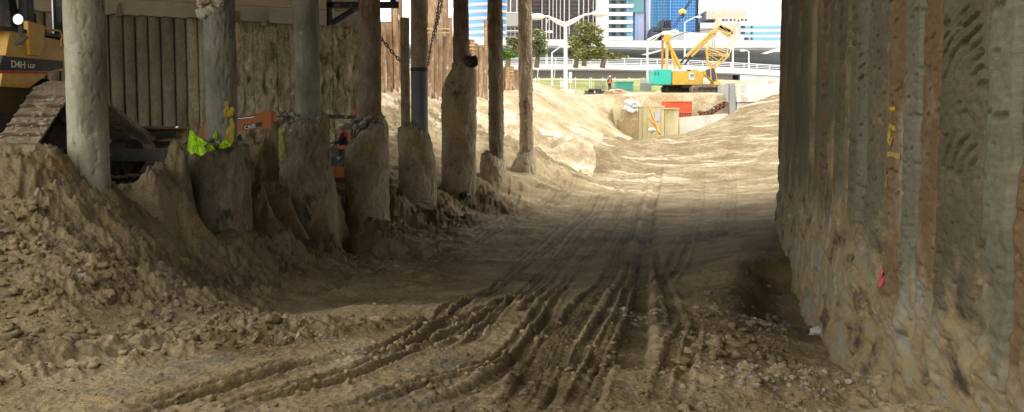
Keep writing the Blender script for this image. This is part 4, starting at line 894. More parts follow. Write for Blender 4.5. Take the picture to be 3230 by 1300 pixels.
rl = MB(); rl.tube([D(1.1,-1.0,2.8), D(1.8,-1.0,2.8), D(1.84,-1.0,2.7), D(1.8,-1.0,2.5)], .02, 8); rl.build('handrail', M_yel2, bd_)
lc = P(57, 61, 17.0)
lm = MB(); lm.tube([lc+Vector((-.02,.14,.01)), lc+Vector((0,.0,0))], [.06,.098], 24); lm.bar(lc+Vector((0,.06,-.05)), lc+Vector((0,.1,-.42)), .05); lm.bar(lc+Vector((-.1,.06,-.42)), lc+Vector((.1,.1,-.28)), .05); wl = lm.build('work_lamp', M_blk, bd_)
lg = MB(); lg.tube([lc+Vector((0,-.004,0)), lc+Vector((0,-.02,0))], [.088,.07], 24); lg.build('lens', M_glass, wl)
ar = MB(); ar.bar(D(1.1,.16,.50), D(3.6,.12,.42), .12, .24); ar.bar(D(1.1,.16,.5), D(1.1,-.3,.5), .16, .2); ar.build('push_arm', M_blk, bd_)
ar = MB(); ar.bar(D(1.45,.225,.46), D(1.55,.225,.55), .01, .16); ar.build('arm_plate', M_yel2, bd_)
bl = MB()
for k in range(7):
    t0, t1 = k/7, (k+1)/7; f = lambda t: 3.75-.22*math.sin(t*math.pi)+.10*t
    bl.prism([(f(t0), .05+.95*t0), (f(t0)+.07, .05+.95*t0), (f(t1)+.07, .05+.95*t1), (f(t1), .05+.95*t1)], lambda a, c, d: D(a, d, c), .30, -3.2)
bl.prism([(3.5,.95),(3.86,.95),(3.9,1.0),(3.5,1.0)], lambda a, c, d: D(a, d, c), .28, -3.2)
blo = bl.build('blade', plain('muddy_yellow', (.40,.26,.07), .7, dirt=.2, dcol=(.2,.14,.08)), bd_)
q = MB(); q.prism([(3.44,.98),(3.52,.98),(3.52,1.01),(3.44,1.01)], lambda a, c, d: D(a, d, c), .29, -2.0); q.build('wear_strip', M_chrome, blo)
for c0 in (.62,.8): 
    q = MB(); q.prism([(3.50,c0),(3.56,c0),(3.56,c0+.09),(3.50,c0+.09)], lambda a, c, d: D(a, d, c), .26, -.4); q.build('rib', M_blk, blo)
tk = MB(); tk.bar(D(2.4,-.6,1.5), D(3.5,-.3,.75), .1); tk.build('lift_cylinder', M_chrome, bd_)

# ---------------------------------------------------------------- mini digger and its driver
M_or = plain('digger_orange', (.50,.145,.02), .5, dirt=.1, dcol=(.2,.13,.07)); M_gr = plain('dark_green_black', (.03,.045,.04), .5, dirt=.12, dcol=(.16,.13,.09))
EY = 31.0
def E(px, py, dy=0): return P(px, py, EY+dy)
dg = empty('mini_digger', (E(1040,575).x, EY, E(1040,575).z), 'small orange crawler digger with an open canopy standing behind the columns', 'digger')
def plate(mb, pts, y0, y1, Y=EY):
    n = len(pts); vs = [P(px, py, Y)+Vector((0, y0, 0)) for px, py in pts]+[P(px, py, Y)+Vector((0, y1, 0)) for px, py in pts]
    return mb.add(vs, [tuple(range(n)), tuple(reversed(range(n, 2*n)))]+[(i, i+n, (i+1) % n+n, (i+1) % n) for i in range(n)])
b = MB(); plate(b, [(640,402),(650,392),(735,381),(800,374),(822,352),(856,350),(884,364),(898,386),(893,402),(882,414),(858,404),(780,411),(700,424),(645,432)], -.11, .11); bm_o = b.build('boom', M_or, dg)
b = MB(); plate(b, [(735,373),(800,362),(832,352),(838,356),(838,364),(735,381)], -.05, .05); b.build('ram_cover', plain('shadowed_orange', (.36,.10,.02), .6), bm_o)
b = MB(); b.tube([E(735,377,-.08), E(832,366,-.08)], .03, 8); b.build('ram_rod', M_chrome, bm_o)
b = MB(); plate(b, [(770,396),(829,384),(829,398),(772,411)], -.125, -.118); b.build('name_plate', M_blk, bm_o)
text_obj('lettering', 'CASE', .155, E(771.5,409,-.13), E(829,396.5)-E(771.5,409), (0,0,1), M_wht, bm_o, .002, .006)
b = MB(); b.tube([E(866,398,.02), E(892,440,.02)], .028, 8); b.tube([E(872,394,.02), E(900,436,.02)], .028, 8); b.build('boom_ram', M_blk, dg)
b = MB(); plate(b, [(858,352),(866,350),(866,392),(858,400)], -.122, -.11); b.build('elbow_rib', plain('dull_orange', (.3,.09,.02), .6), bm_o)
b = MB(); plate(b, [(893,402),(882,414),(960,520),(990,520),(985,480)], -.1, .1); b.build('boom_root', M_or, dg)
b = MB(); plate(b, [(650,395),(630,405),(655,520),(675,515),(668,430)], -.08, .08); b.build('dipper_arm', M_or, dg)
b = MB(); plate(b, [(655,515),(640,560),(690,575),(705,540),(680,512)], -.25, .25); b.build('bucket', M_blk, dg)
b = MB(); plate(b, [(1028,364),(1036,361),(1138,366),(1138,376),(1030,373)], -.55, .55); b.build('canopy', M_blk, dg)
for px, dy in ((1111,-.5),(1120,.5),(1034,-.5),(1030,.5)):
    b = MB(); b.bar(E(px,376,dy), E(px,480 if px > 1100 else 500,dy), .05, .05); b.build('canopy_post', M_blk, dg)
b = MB(); b.tube([E(1121,366,-.3), E(1121,352,-.3)], .055, 12); b.blob(E(1121,351,-.3), .055, 2, 0, 2); b.build('beacon', plain('amber_beacon', (.65,.10,.03), .3, dirt=0), dg)
b = MB(); plate(b, [(985,470),(1056,474),(1062,466),(1085,470),(1130,470),(1135,524),(985,524)], -.5, .5); b.build('engine_housing', M_gr, dg)
b = MB(); plate(b, [(1040,470),(1062,466),(1082,470),(1078,490),(1058,494),(1042,488)], -.56, -.502); b.build('seat_side', plain('green_grey_seat', (.10,.11,.08), .8), dg)
b = MB(); plate(b, [(985,524),(1135,524),(1135,560),(985,560)], -.6, .6); sk_ = b.build('skirt', M_or, dg)
b = MB(); plate(b, [(1066,526),(1068,526),(1068,558),(1066,558)], -.61, -.603); b.build('panel_gap', M_blk, sk_)
b = MB(); b.bar(E(1073,521,-.62), E(1083,511,-.62), .03); b.bar(E(1058,523,-.62), E(1070,523,-.62), .03); b.build('handle', M_chrome, dg)
b = MB(); c_ = E(1068,497,-.512)
for k in range(4):
    t = math.pi/4+k*math.pi/2; o_ = Vector((.045*math.cos(t), 0, .05*math.sin(t)))*1.0
    b.box(c_+Vector((.03*(1 if k in (0,3) else -1)*0+ (.036 if k == 0 else -.036 if k == 2 else 0), 0, (.042 if k == 1 else -.042 if k == 3 else 0))), (.036, .004, .04), Matrix.Rotation(math.pi/4, 3, 'Y'))
b.build('emblem', M_wht, dg)
for dy in (-.62, .35):
    b = MB(); plate(b, [(975,566),(985,558),(1128,558),(1140,566),(1140,582),(1130,592),(985,592),(975,584)], dy, dy+.27); b.build('crawler_track', M_trackd, dg)

# ---------------------------------------------------------------- people
M_skin = plain('skin', (.30,.16,.10), .6, dirt=0); M_navy = plain('dark_work_shirt', (.025,.025,.045), .85, dirt=0)
M_hiv = plain('orange_hi_vis', (.85,.12,.04), .7, dirt=0); M_hat = plain('white_helmet', (.70,.70,.68), .35, dirt=0); M_jean = plain('work_trousers', (.035,.04,.06), .85, dirt=.05)
def skin_mesh(name, joints, edges_, m, parent, sub=2):
    ks = list(joints); me = bpy.data.meshes.new(name); o = wloc(parent)
    me.from_pydata([Vector(joints[k][0])-o for k in ks], [(ks.index(a), ks.index(b_)) for a, b_ in edges_], [])
    ob = bpy.data.objects.new(name, me); col.objects.link(ob); ob.parent = parent
    md = ob.modifiers.new('skin', 'SKIN'); md.use_smooth_shade = True
    for v, k in zip(me.skin_vertices[0].data, ks):
        r = joints[k][1]; v.radius = r if isinstance(r, tuple) else (r, r)
    me.skin_vertices[0].data[0].use_root = True
    ss_ = ob.modifiers.new('sub', 'SUBSURF'); ss_.levels = ss_.render_levels = sub
    bpy.context.view_layer.update(); dgph = bpy.context.evaluated_depsgraph_get()
    m2 = bpy.data.meshes.new_from_object(ob.evaluated_get(dgph)); ob.modifiers.clear(); ob.data = m2; bpy.data.meshes.remove(me)
    m2.name = name; m2.materials.clear(); m2.materials.append(m); m2.polygons.foreach_set('use_smooth', [True]*len(m2.polygons))
    return ob
def hand_edges(J, Ed, wrist, palm, d, side, tag_):
    """palm with five separate curled fingers"""
    J[tag_+'p'] = (palm, (.036, .018)); Ed.append((wrist, tag_+'p'))
    d = Vector(d).normalized(); side = Vector(side).normalized(); dn = d.cross(side).normalized()
    for i, l in enumerate((.070, .080, .074, .058)):
        a = Vector(palm)+side*(.030-.020*i)+d*.045; b_ = a+d*l*.5; c = b_+(d*.4-dn*.8).normalized()*l*.5
        J[f'{tag_}f{i}a'] = (a, .010); J[f'{tag_}f{i}b'] = (b_, .009); J[f'{tag_}f{i}c'] = (c, .007)
        Ed += [(tag_+'p', f'{tag_}f{i}a'), (f'{tag_}f{i}a', f'{tag_}f{i}b'), (f'{tag_}f{i}b', f'{tag_}f{i}c')]
    t0 = Vector(palm)+side*.045-d*.005; t1 = t0+(side*.5+d*.8)*.04
    J[tag_+'t0'] = (t0, .012); J[tag_+'t1'] = (t1, .009); Ed += [(tag_+'p', tag_+'t0'), (tag_+'t0', tag_+'t1')]
def person(o, face, pose, label, hat=True, s=1.0):
    """o: point under the hips on the ground or seat; face: direction looked at"""
    fx = Vector(face).normalized(); sx_ = fx.cross(Vector((0,0,1))).normalized(); o = Vector(o)
    def W(f, r, u): return o+(fx*f+sx_*r+Vector((0,0,u)))*s
    root = empty('person', o, label, 'person')
    sit = pose == 'sit'; hz = .0 if sit else .92
    J = {'hip': (W(0,0,hz), (.15,.11)), 'waist': (W(.0,0,hz+.18), (.135,.10)), 'chest': (W(.02,0,hz+.38), (.165,.115)), 'neckb': (W(.01,0,hz+.54), .065), 'neck': (W(.02,0,hz+.60), .052),
         'jaw': (W(.045,0,hz+.655), (.066,.075)), 'brow': (W(.03,0,hz+.73), (.076,.092)), 'crown': (W(.02,0,hz+.79), (.06,.075))}
    Ed = [('hip','waist'), ('waist','chest'), ('chest','neckb'), ('neckb','neck'), ('neck','jaw'), ('jaw','brow'), ('brow','crown')]
    for k, sg in (('l',-1), ('r',1)):
        J[k+'sh'] = (W(0,.19*sg,hz+.49), .06)
        if sit: el, wr = (.16,.24*sg,hz+.24), (.40,.20*sg,hz+.22)
        else: el, wr = (-.02,.25*sg,hz+.20), (.10,.27*sg,hz-.04)
        J[k+'el'] = (W(*el), .042); J[k+'wr'] = (W(*wr), .029)
        Ed += [('chest', k+'sh'), (k+'sh', k+'el'), (k+'el', k+'wr')]
        d = (W(*wr)-W(*el)).normalized(); hand_edges(J, Ed, k+'wr', W(*wr)+d*.05, d, -sx_*sg if sit else fx, k)
        if sit: kn, an, to = (.44,.12*sg,hz-.02), (.50,.12*sg,hz-.44), (.62,.12*sg,hz-.47)
        else: kn, an, to = (.04,.10*sg,.48), (0,.11*sg,.08), (.15,.12*sg,.04)
        J[k+'th'] = (W(.02,.09*sg,hz-.04), .085); J[k+'kn'] = (W(*kn), .06); J[k+'an'] = (W(*an), .042); J[k+'to'] = (W(*to), (.045,.035))
        Ed += [('hip', k+'th'), (k+'th', k+'kn'), (k+'kn', k+'an'), (k+'an', k+'to')]
    bdy = skin_mesh('body', J, Ed, M_skin, root)
    hc = W(.035,0,hz+.735)
    fc = MB(); fc.blob(hc+fx*.085*s-Vector((0,0,.02)), .016, 1, 0, 2, (1,1,1.4))
    for sg in (-1, 1): fc.blob(hc+sx_*sg*.082-Vector((0,0,.01)), .022, 2, 0, 2, (.7,.7,1.3))
    fc.build('nose_and_ears', M_skin, bdy)
    ey = MB()
    for sg in (-1, 1): ey.blob(hc+fx*.076+sx_*sg*.03+Vector((0,0,.005)), .010, 1, 0, 2)
    ey.bar(hc+fx*.082-sx_*.02-Vector((0,0,.065)), hc+fx*.082+sx_*.02-Vector((0,0,.065)), .006, .006); ey.build('eyes_and_mouth', M_navy, bdy)
    # clothes: a shirt skinned a little proud of the body, trousers the same
    def grow(keys, k=1.14):
        return {q_: (J[q_][0], tuple(x*k for x in J[q_][1]) if isinstance(J[q_][1], tuple) else J[q_][1]*k) for q_ in keys}
    sh = grow(['hip','waist','chest','lsh','rsh','lel','rel'], 1.16); sh['neckb'] = (J['neckb'][0]-Vector((0,0,.02)), .072)
    for k in 'lr': sh[k+'cf'] = (J[k+'el'][0].lerp(J[k+'wr'][0], .55), .044); 
    skin_mesh('shirt', sh, [('hip','waist'),('waist','chest'),('chest','neckb'),('chest','lsh'),('chest','rsh'),('lsh','lel'),('rsh','rel'),('lel','lcf'),('rel','rcf')], M_navy, root, 1)
    tr_ = grow(['hip','lth','rth','lkn','rkn'], 1.18); 
    for k in 'lr': tr_[k+'cf'] = (J[k+'kn'][0].lerp(J[k+'an'][0], .9), .058)
    skin_mesh('trousers', tr_, [('hip','lth'),('hip','rth'),('lth','lkn'),('rth','rkn'),('lkn','lcf'),('rkn','rcf')], M_jean, root, 1)
    bt = MB()
    for k in 'lr':
        bt.blob(J[k+'to'][0]-fx*.05, .075, 3, .05, 2, (1.2,1.2,.7))
    bt.build('boots', M_blk, root)
    v = {'h': (W(0,0,hz+.02), (.18,.135)), 'w': (W(0,0,hz+.16), (.165,.13)), 'c': (W(.02,0,hz+.34), (.195,.145)), 'n': (W(.0,0,hz+.50), (.13,.10))}
    if sit:
        y_ = MB(); y_.tube([W(-.13,-.09,hz+.30), W(-.10,-.10,hz+.52), W(.02,-.11,hz+.57), W(.13,-.10,hz+.46)], .045, 10); y_.tube([W(-.13,.09,hz+.30), W(-.10,.10,hz+.52), W(.02,.11,hz+.57), W(.13,.10,hz+.46)], .045, 10)
        y_.tube([W(.0,0,hz-.03), W(.0,0,hz+.13)], .19, 18); y_.build('hi_vis_vest', M_hiv, root)
    else: skin_mesh('hi_vis_vest', v, [('h','w'),('w','c'),('c','n')], M_hiv, root, 1)
    ht = MB(); n = 20; hcx = hc+Vector((0,0,.025)); rings = []
    for k in range(6):
        a = k/5*math.pi/2; r = .118*math.cos(a); rings.append([hcx+(fx*math.cos(t)*1.15+sx_*math.sin(t))*r+Vector((0,0,.115*math.sin(a))) for t in [2*math.pi*j/n for j in range(n)]])
    vs = [v_ for r_ in rings for v_ in r_]; ht.add(vs, [(i*n+j, i*n+(j+1) % n, (i+1)*n+(j+1) % n, (i+1)*n+j) for i in range(5) for j in range(n)], True)
    ht.tube([hcx-Vector((0,0,.008)), hcx+Vector((0,0,.008))], .128, 20); ht.box(hcx+fx*.15, (.10,.10,.012), Matrix.Rotation(math.atan2(fx.y, fx.x), 3, 'Z')); ht.build('helmet', M_hat, root)
    return root
hp = E(1086,474); person((hp.x, EY-.05, hp.z), (-1,-.12,0), 'sit', 'driver in a white helmet and dark shirt with orange vest seated in the small digger')

# ---------------------------------------------------------------- steel bracket and cables under the deck
M_steel = plain('black_steel', (.022,.024,.03), .55, dirt=.1); SY = 33.0
def S(px, py): return P(px, py, SY)
br = empty('steel_bracket', S(1060,45), 'black steel triangular bracket hung under the deck behind the dark brown column', 'bracket'); br['kind'] = 'thing'
def ibeam(a, c, w, h, up):
    b = MB(); a, c = Vector(a), Vector(c); d = (c-a).normalized(); u = Vector(up); b.bar(a, c, w*.25, h, up=u)
    z = (d.cross(u).normalized()).cross(d).normalized()
    for s in (-1, 1): b.bar(a+z*s*h*.47, c+z*s*h*.47, w, h*.10, up=u)
    return b
ibeam(S(1030,16), S(1258,16), .22, .19, (0,0,1)).build('top_beam', M_steel, br)
ibeam(S(1041,80), S(1041,4), .22, .18, (1,0,0)).build('hanger', M_steel, br)
ibeam(S(1046,75), S(1135,20), .20, .17, (0,0,1)).build('brace', M_steel, br)
b = MB(); b.bar(S(1040,8), Vector((S(1040,8).x, SY, DECK_Z+.02)), .18); b.bar(S(1240,12), Vector((S(1240,12).x, SY, DECK_Z+.02)), .18); b.build('hanger', M_steel, br)
def chain(pts, Y, label, r=.035):
    b = MB(); P3 = [P(px, py, Y) for px, py in pts]; L = []
    for i in range(len(P3)-1):
        n = max(2, int((P3[i+1]-P3[i]).length/.13))
        for k in range(n): L.append(P3[i].lerp(P3[i+1], k/n))
    L.append(P3[-1])
    for i in range(len(L)-1):
        a, c = L[i], L[i+1]; d = (c-a).normalized(); sd = Vector((0,1,0)) if i % 2 else d.cross(Vector((0,1,0))).normalized()
        m = (a+c)/2; ring = [m+d*math.cos(t)*.09+sd*math.sin(t)*.045 for t in [k*math.pi/4 for k in range(9)]]
        b.tube(ring, r*.5, 5, cap=False)
    o_ = b.build('chain', M_steel, None); tag(o_, label, 'chain'); return o_
chain([(1390,-40),(1386,0),(1376,60),(1366,110),(1357,160),(1350,205)], 46, 'dark chain hanging down in front of the rusty posts, left of the domed jacket', .05)
chain([(1397,-40),(1393,15),(1380,70),(1368,118)], 46.3, 'second strand of dark chain hanging close right of the longer one', .05)
chain([(1175,92),(1198,116),(1232,158),(1268,200),(1290,222)], 36, 'dark chain sagging from the dark brown column down to the thin pipe', .045)
# ================================================================ outside: rusty steel posts
M_rust = mat('rusty_post', [(.19,.115,.065), (.38,.245,.145), (.52,.40,.27)], scale=1.6, stretch=(1,1,.35), rough=.9, bump=.7, bscale=8, speck=.3, bdist=.06, spots=[((.62,.52,.36), 1.6, (1,1,.6), .58, .66), ((.10,.06,.04), 1.1, (1,1,.4), .58, .68)])
M_rust2 = mat('brown_post', [(.13,.085,.055), (.28,.19,.12), (.42,.33,.24)], scale=1.4, stretch=(1,1,.3), rough=.9, bump=.7, bscale=8, speck=.3, bdist=.06, spots=[((.60,.52,.38), 1.9, (1,1,.7), .60, .68)])
M_strap = plain('yellow_strap', (.60,.48,.20), .7)
posts = [ # px, width px, top y, Y, label
 (1207,17,72,50,'rusty speckled post at the left end of the post line, beside the dark brown column'),
 (1229,18,72,50.6,'second rusty post from the left end, its short top level with the first'),
 (1247,15,-60,51.4,'brown post running up out of view just left of the thin pipe'),
 (1262,14,-60,52.2,'rusty post half hidden behind the thin pipe'),
 (1357,20,-60,54,'orange rusted post just right of the steel cased column'),
 (1374,13,-60,55,'narrow rusty post behind the upper part of the hanging chain'),
 (1389,12,-60,56,'brown post between the chain and the yellow strapped post'),
 (1404,20,-60,57,'broad orange rusted post carrying a yellow strap'),
 (1421,12,58,58,'grey brown post with its top showing, left of the domed jacket column'),
 (1487,16,128,61,'short rusty post right behind the domed jacket column, capped with a pale plate'),
 (1500,13,140,62,'short brown post second right of the domed jacket column'),
 (1513,14,150,63,'sandy topped brown post third right of the domed jacket column'),
 (1533,11,66,65,'tall thin brown post standing above its neighbours left of the slim rusty column'),
 (1524,12,160,64,'short brown post in front of the tall thin one'),
 (1597,13,213,70,'short rusty stump just right of the slim rusty column'),
 (1611,15,212,71,'rusty stump with a yellow daub on its top'),
 (1628,15,222,72,'brown stump with a square cut top left of the last column'),
]
for px, wp, ty, Y, lab in posts:
    w = wp/F*Y; x = XX(px, Y, 300); zt = ZZ(ty, Y); zb = ground_z(x, Y)-.6
    e = empty('steel_post', (x, Y, zb+.6), lab, 'post', 'rusty posts standing at the edge of the excavation'); e['kind'] = 'thing'
    rot = random.uniform(-.3, .3)+.5; n = 6
    o_ = None
    # H section, slightly wavy with clay, closed by a head plate
    nz = int((zt-zb)/.12)+2; zz = np.linspace(zb, zt, nz); prof = [(-.5,-.5),(.5,-.5),(.5,-.38),(.08,-.36),(.08,.36),(.5,.38),(.5,.5),(-.5,.5),(-.5,.38),(-.08,.36),(-.08,-.36),(-.5,-.38)]
    A = np.array(prof)*w; c_, s_ = math.cos(rot), math.sin(rot)
    ax, ay = A[:,0]*c_-A[:,1]*s_, A[:,0]*s_+A[:,1]*c_
    k = np.arange(12)
    sc_n = 1+.10*noise3(zz[:,None]*1.6+Y, k[None,:]*.7, 0, int(px))+.08*noise3(zz[:,None]*5, k[None,:]*1.1, 0, int(px)+1)
    X_ = x+ax[None,:]*sc_n+.02*np.sin(zz*.9+px)[:,None]; Y_ = Y+ay[None,:]*sc_n; Z_ = np.repeat(zz[:,None], 12, 1)
    grid_mesh('shaft', X_, Y_, Z_, M_rust if int(px) % 2 else M_rust2, e, smooth=False, wrap=True)
    b = MB(); b.box((x, Y, zt+.02), (w*1.05, w*1.05, .05), Matrix.Rotation(rot, 3, 'Z')); b.build('head_plate', M_rust2, e)
    if lab.find('yellow') > 0 or px in (1357, 1533, 1487):
        b = MB(); b.box((x, Y, zt-.3 if zt < 9 else ZZ(92, Y)), (w*1.15, w*1.15, .07), Matrix.Rotation(rot, 3, 'Z')); b.box((x, Y, (zt-.3 if zt < 9 else ZZ(92, Y))-.22), (w*1.15, w*1.15, .05), Matrix.Rotation(rot, 3, 'Z')); b.build('strap', M_strap, e)

# ================================================================ formwork pit
M_ply = mat('formwork_ply', [(.60,.53,.30), (.72,.66,.42)], scale=.8, stretch=(1,1,.4), rough=.8, bump=.15, bscale=12, speck=.06, spots=[((.42,.33,.2), .9, (1,1,1), .60, .72)])
M_pink = plain('pink_edge_wood', (.7,.45,.3), .8); M_whiteform = plain('white_sheet', (.80,.79,.75), .7, dirt=.12, scale=1)
M_redf = mat('red_formwork', [(.58,.085,.035), (.68,.12,.05)], scale=1, rough=.6, bump=.1, speck=.05, spots=[((.70,.40,.28), 1.5, (1,1,1), .64, .74)])
M_brown = mat('cut_earth', [(.30,.22,.12), (.42,.33,.19)], scale=1.2, stretch=(1,1,.6), rough=.95, bump=.8, bscale=8, speck=.2, bdist=.08, spots=[((.5,.45,.36), 1.6, (1,1,1), .58, .7)])
M_timber = plain('orange_timber', (.62,.30,.06), .7); M_tarp = mat('white_tarp', [(.62,.61,.6), (.78,.78,.77)], scale=3, rough=.5, bump=.5, bscale=9)
M_lconc = mat('pale_concrete', [(.60,.60,.58), (.70,.70,.68)], scale=.35, rough=.85, bump=.12, bscale=6, speck=.05, spots=[((.46,.44,.40), .4, (1,1,.5), .58, .74)])
M_gconc = mat('grey_concrete', [(.36,.37,.37), (.46,.47,.47)], scale=.35, rough=.85, bump=.1, bscale=6, speck=.05, spots=[((.28,.28,.27), .4, (1,1,.3), .58, .74)])
def pbox(mb, x0, y0, x1, y1, Y, dep, yb=None):
    """box whose near face covers the span between two bearings at distance Y"""
    a, b = P(x0, y1, Y), P(x1, y0, Y); return mb.span((a.x, Y, a.z), (b.x, Y+dep, b.z))
def thing(name, mb, m, lab, cat, group=None, kind='thing'):
    o_ = mb.build(name, m, None); tag(o_, lab, cat, group, kind); return o_
fw = empty('formwork_box', P(2060,440,89), 'large cream plywood formwork standing in the pit below the crane', 'formwork'); fw['kind'] = 'thing'
b = MB(); pbox(b, 2012, 336, 2096, 448, 89, 5); pbox(b, 2096, 342, 2141, 448, 89.3, 4.5); b.build('panel', M_ply, fw)
b = MB(); pbox(b, 1939, 339, 1972, 400, 90.5, 2.5); b.build('side_panel', M_ply, fw)
b = MB()
for i in range(9):
    x0 = 2014+i*14; pbox(b, x0, 339 if x0 < 2096 else 345, x0+2.2, 448, 88.93, .065)
b.build('stud', plain('pale_stud', (.74,.69,.47), .8), fw)
b = MB(); pbox(b, 2088, 341, 2143, 344, 88.9, 4.9); pbox(b, 1999, 334, 2097, 337, 88.9, 5.2); b.build('top_rail', M_ply, fw)
b = MB(); pbox(b, 2066, 352, 2081, 383, 88.9, .06); b.build('notice', plain('pale_blue_sheet', (.55,.62,.72), .7, dirt=.05), fw)
b = MB(); b.bar(P(2046,334,88.3), P(2081,424,86.8), .14, .14); 
o_ = thing('timber_prop', b, M_timber, 'long orange timber prop leaning on the cream formwork', 'prop', 'timber props')
b = MB(); b.bar(P(2047,372,88.2), P(2082,421,86.6), .10, .10)
o_ = thing('timber_prop', b, M_timber, 'short thin timber prop below the long orange one', 'prop', 'timber props')
b = MB(); b.blob(P(2056,411,87.6), .32, 5, .12, 3, (1.1,.8,.75)); thing('cement_bag', b, M_whiteform, 'white bag lying at the foot of the cream formwork', 'bag')
ea = empty('earth_block', P(1985,440,87.5), 'square cut block of brown earth under a white tarp, left of the cream formwork', 'earth block'); ea['kind'] = 'thing'
zz, tt = np.meshgrid(np.linspace(ZZ(470,87.5), ZZ(345,87.5), 40), np.linspace(0, 1, 80, endpoint=False), indexing='ij')
def sqr(t):      # rounded square plan
    a = t*2*math.pi; c, s = np.cos(a), np.sin(a); k = (np.abs(c)**8+np.abs(s)**8)**(-1/8); return c*k, s*k
u_, v_ = sqr(tt); hw = np.where(zz > ZZ(375,87.5), .72, .86); cxx = XX(1989, 87.5)
grid_mesh('earth', cxx-.15*(hw > .8)+u_*(hw+.05*fbm(u_*2, zz, oct=3, seed=7)), 88.5+v_*hw, zz, M_brown, ea, wrap=True)
b = MB()
for i in range(16): b.blob(P(random.uniform(1982,2008), random.uniform(322,352), 88)+Vector((0, random.uniform(-.4,.8), 0)), random.uniform(.22,.4), i, .5, 2, (1.2,1,.6))
b.build('tarp', M_tarp, ea)
b = MB(); pbox(b, 1966, 306, 2000, 340, 96, 4); thing('concrete_pier', b, M_gconc, 'low grey concrete pier in the sand behind the white tarp', 'pier')
rd = empty('red_formwork', P(2135,372,93), 'bright red ribbed steel formwork panel behind the cream formwork', 'formwork'); rd['kind'] = 'thing'
b = MB(); pbox(b, 2087, 320, 2183, 372, 93, .25); b.build('panel', M_redf, rd)
b = MB()
for i in range(13): pbox(b, 2090+i*7.4, 356, 2092+i*7.4, 370, 92.9, .1)
pbox(b, 2087, 319, 2184, 321.5, 92.88, .12); pbox(b, 2087, 354, 2184, 356, 92.88, .12); b.build('rib', plain('light_red_rib', (.66,.22,.14), .6), rd)
b = MB(); pbox(b, 2141, 368, 2146, 448, 90, .5)
sw = MB(); yA, yB = 89, 92
pts = [(2143,371),(2295,358),(2300,400),(2143,410)]
n_ = len(pts); vs = [P(px, py, 90.5) for px, py in pts]+[P(px, py, 90.5)+Vector((0, 1.2, 0)) for px, py in pts]
sw.add(vs, [tuple(range(4)), (7,6,5,4)]+[(i, i+4, (i+1) % 4+4, (i+1) % 4) for i in range(4)]); pbox(sw, 2143, 400, 2300, 440, 90.52, 1.1)
thing('white_kicker_wall', sw, M_whiteform, 'low white wall running right from the cream formwork to the ramp', 'wall')
M_waler = plain('rusty_waler', (.17,.055,.03), .85, dirt=.1)
wl_ = empty('steel_walers', P(2250,360,92), 'stepped rusty brown steel frames climbing to the right behind the low white wall', 'steel frames'); wl_['kind'] = 'thing'
for i in range(7):
    b = MB(); x0 = 2207+i*12.5; y0 = 362-[0,-2,2,8,17,24,30][i]
    pbox(b, x0, y0-12, x0+6, y0+8, 92+.2*i, .3); pbox(b, x0-4, y0-10, x0+12, y0-6, 91.9+.2*i, .5); b.bar(P(x0-3,y0+8,92), P(x0+14,y0-4,92), .14, .2); b.build('frame', M_waler, wl_)
hw_ = empty('head_wall', P(2380,330,92), 'bright white concrete wall with a grey stepped edge above the ramp beside the crane', 'wall'); hw_['kind'] = 'thing'
def slabpoly(mb, pts, Y, dep):
    n = len(pts); vs = [P(px, py, Y) for px, py in pts]+[P(px, py, Y)+Vector((0, dep, 0)) for px, py in pts]
    return mb.add(vs, [tuple(range(n)), tuple(reversed(range(n, 2*n)))]+[(i, i+n, (i+1) % n+n, (i+1) % n) for i in range(n)])
b = MB(); slabpoly(b, [(2322,265),(2400,257),(2500,250),(2560,248),(2560,322),(2327,322)], 92, 6); b.build('face', M_whiteform, hw_)
b = MB(); slabpoly(b, [(2327,324),(2387,325),(2387,370),(2322,372)], 92.3, 5); b.build('lower_face', M_lconc, hw_)
b = MB(); pbox(b, 2300, 263, 2323, 372, 92.6, 5.4); b.build('side_wall', M_gconc, hw_)
m_ = plain('dark_lug', (.2,.19,.17), .8)
for i in range(24):
    b = MB(); pbox(b, 2298, 266+i*4.3, 2301, 268+i*4.3, 92.55, .25); b.build('keying_lug', m_, hw_)
    b = MB(); pbox(b, 2321.5, 268+i*4.3, 2325, 270+i*4.3, 92.5, .12); b.build('keying_lug', m_, hw_)
b = MB(); b.tube([P(2346,338,92.25), P(2346,338,92.35)], .09, 10); b.build('weep_hole', M_blk, hw_)

# ================================================================ crawler crane
M_cy = plain('crane_yellow', (.66,.42,.055), .45, dirt=.08); M_cyp = plain('crane_boom_yellow', (.72,.52,.16), .5, dirt=.05); M_teal = plain('teal_paint', (.035,.52,.44), .45, dirt=.06)
CYY = 100.0
cr = empty('crawler_crane', P(2200,292,CYY+2), 'yellow crawler crane with a teal counterweight working on the sand above the pit', 'crane')
def K(px, py, dy=0): return P(px, py, CYY+dy)
def kplate(pts, y0, y1, name, m, par=None):
    b = MB(); n = len(pts); vs = [K(px, py)+Vector((0, y0, 0)) for px, py in pts]+[K(px, py)+Vector((0, y1, 0)) for px, py in pts]
    b.add(vs, [tuple(range(n)), tuple(reversed(range(n, 2*n)))]+[(i, i+n, (i+1) % n+n, (i+1) % n) for i in range(n)]); return b.build(name, m, par or cr)
kplate([(2061,222),(2065,219),(2117,219),(2119,222),(2119,262),(2112,267),(2066,266),(2060,262)], .1, 3.1, 'counterweight', M_teal)
kplate([(2066,227),(2068,227),(2068,238),(2066,238)], .05, .095, 'lifting_lug', M_gr); kplate([(2076,227),(2078,227),(2078,238),(2076,238)], .05, .095, 'lifting_lug', M_gr)
ho = kplate([(2121,225),(2200,224),(2218,226),(2226,240),(2240,254),(2270,262),(2272,267),(2121,267)], 0, 3.2, 'engine_house', M_cy)
kplate([(2173,229),(2190,231),(2190,253),(2173,252)], -.04, -.005, 'white_panel', M_wht, ho)
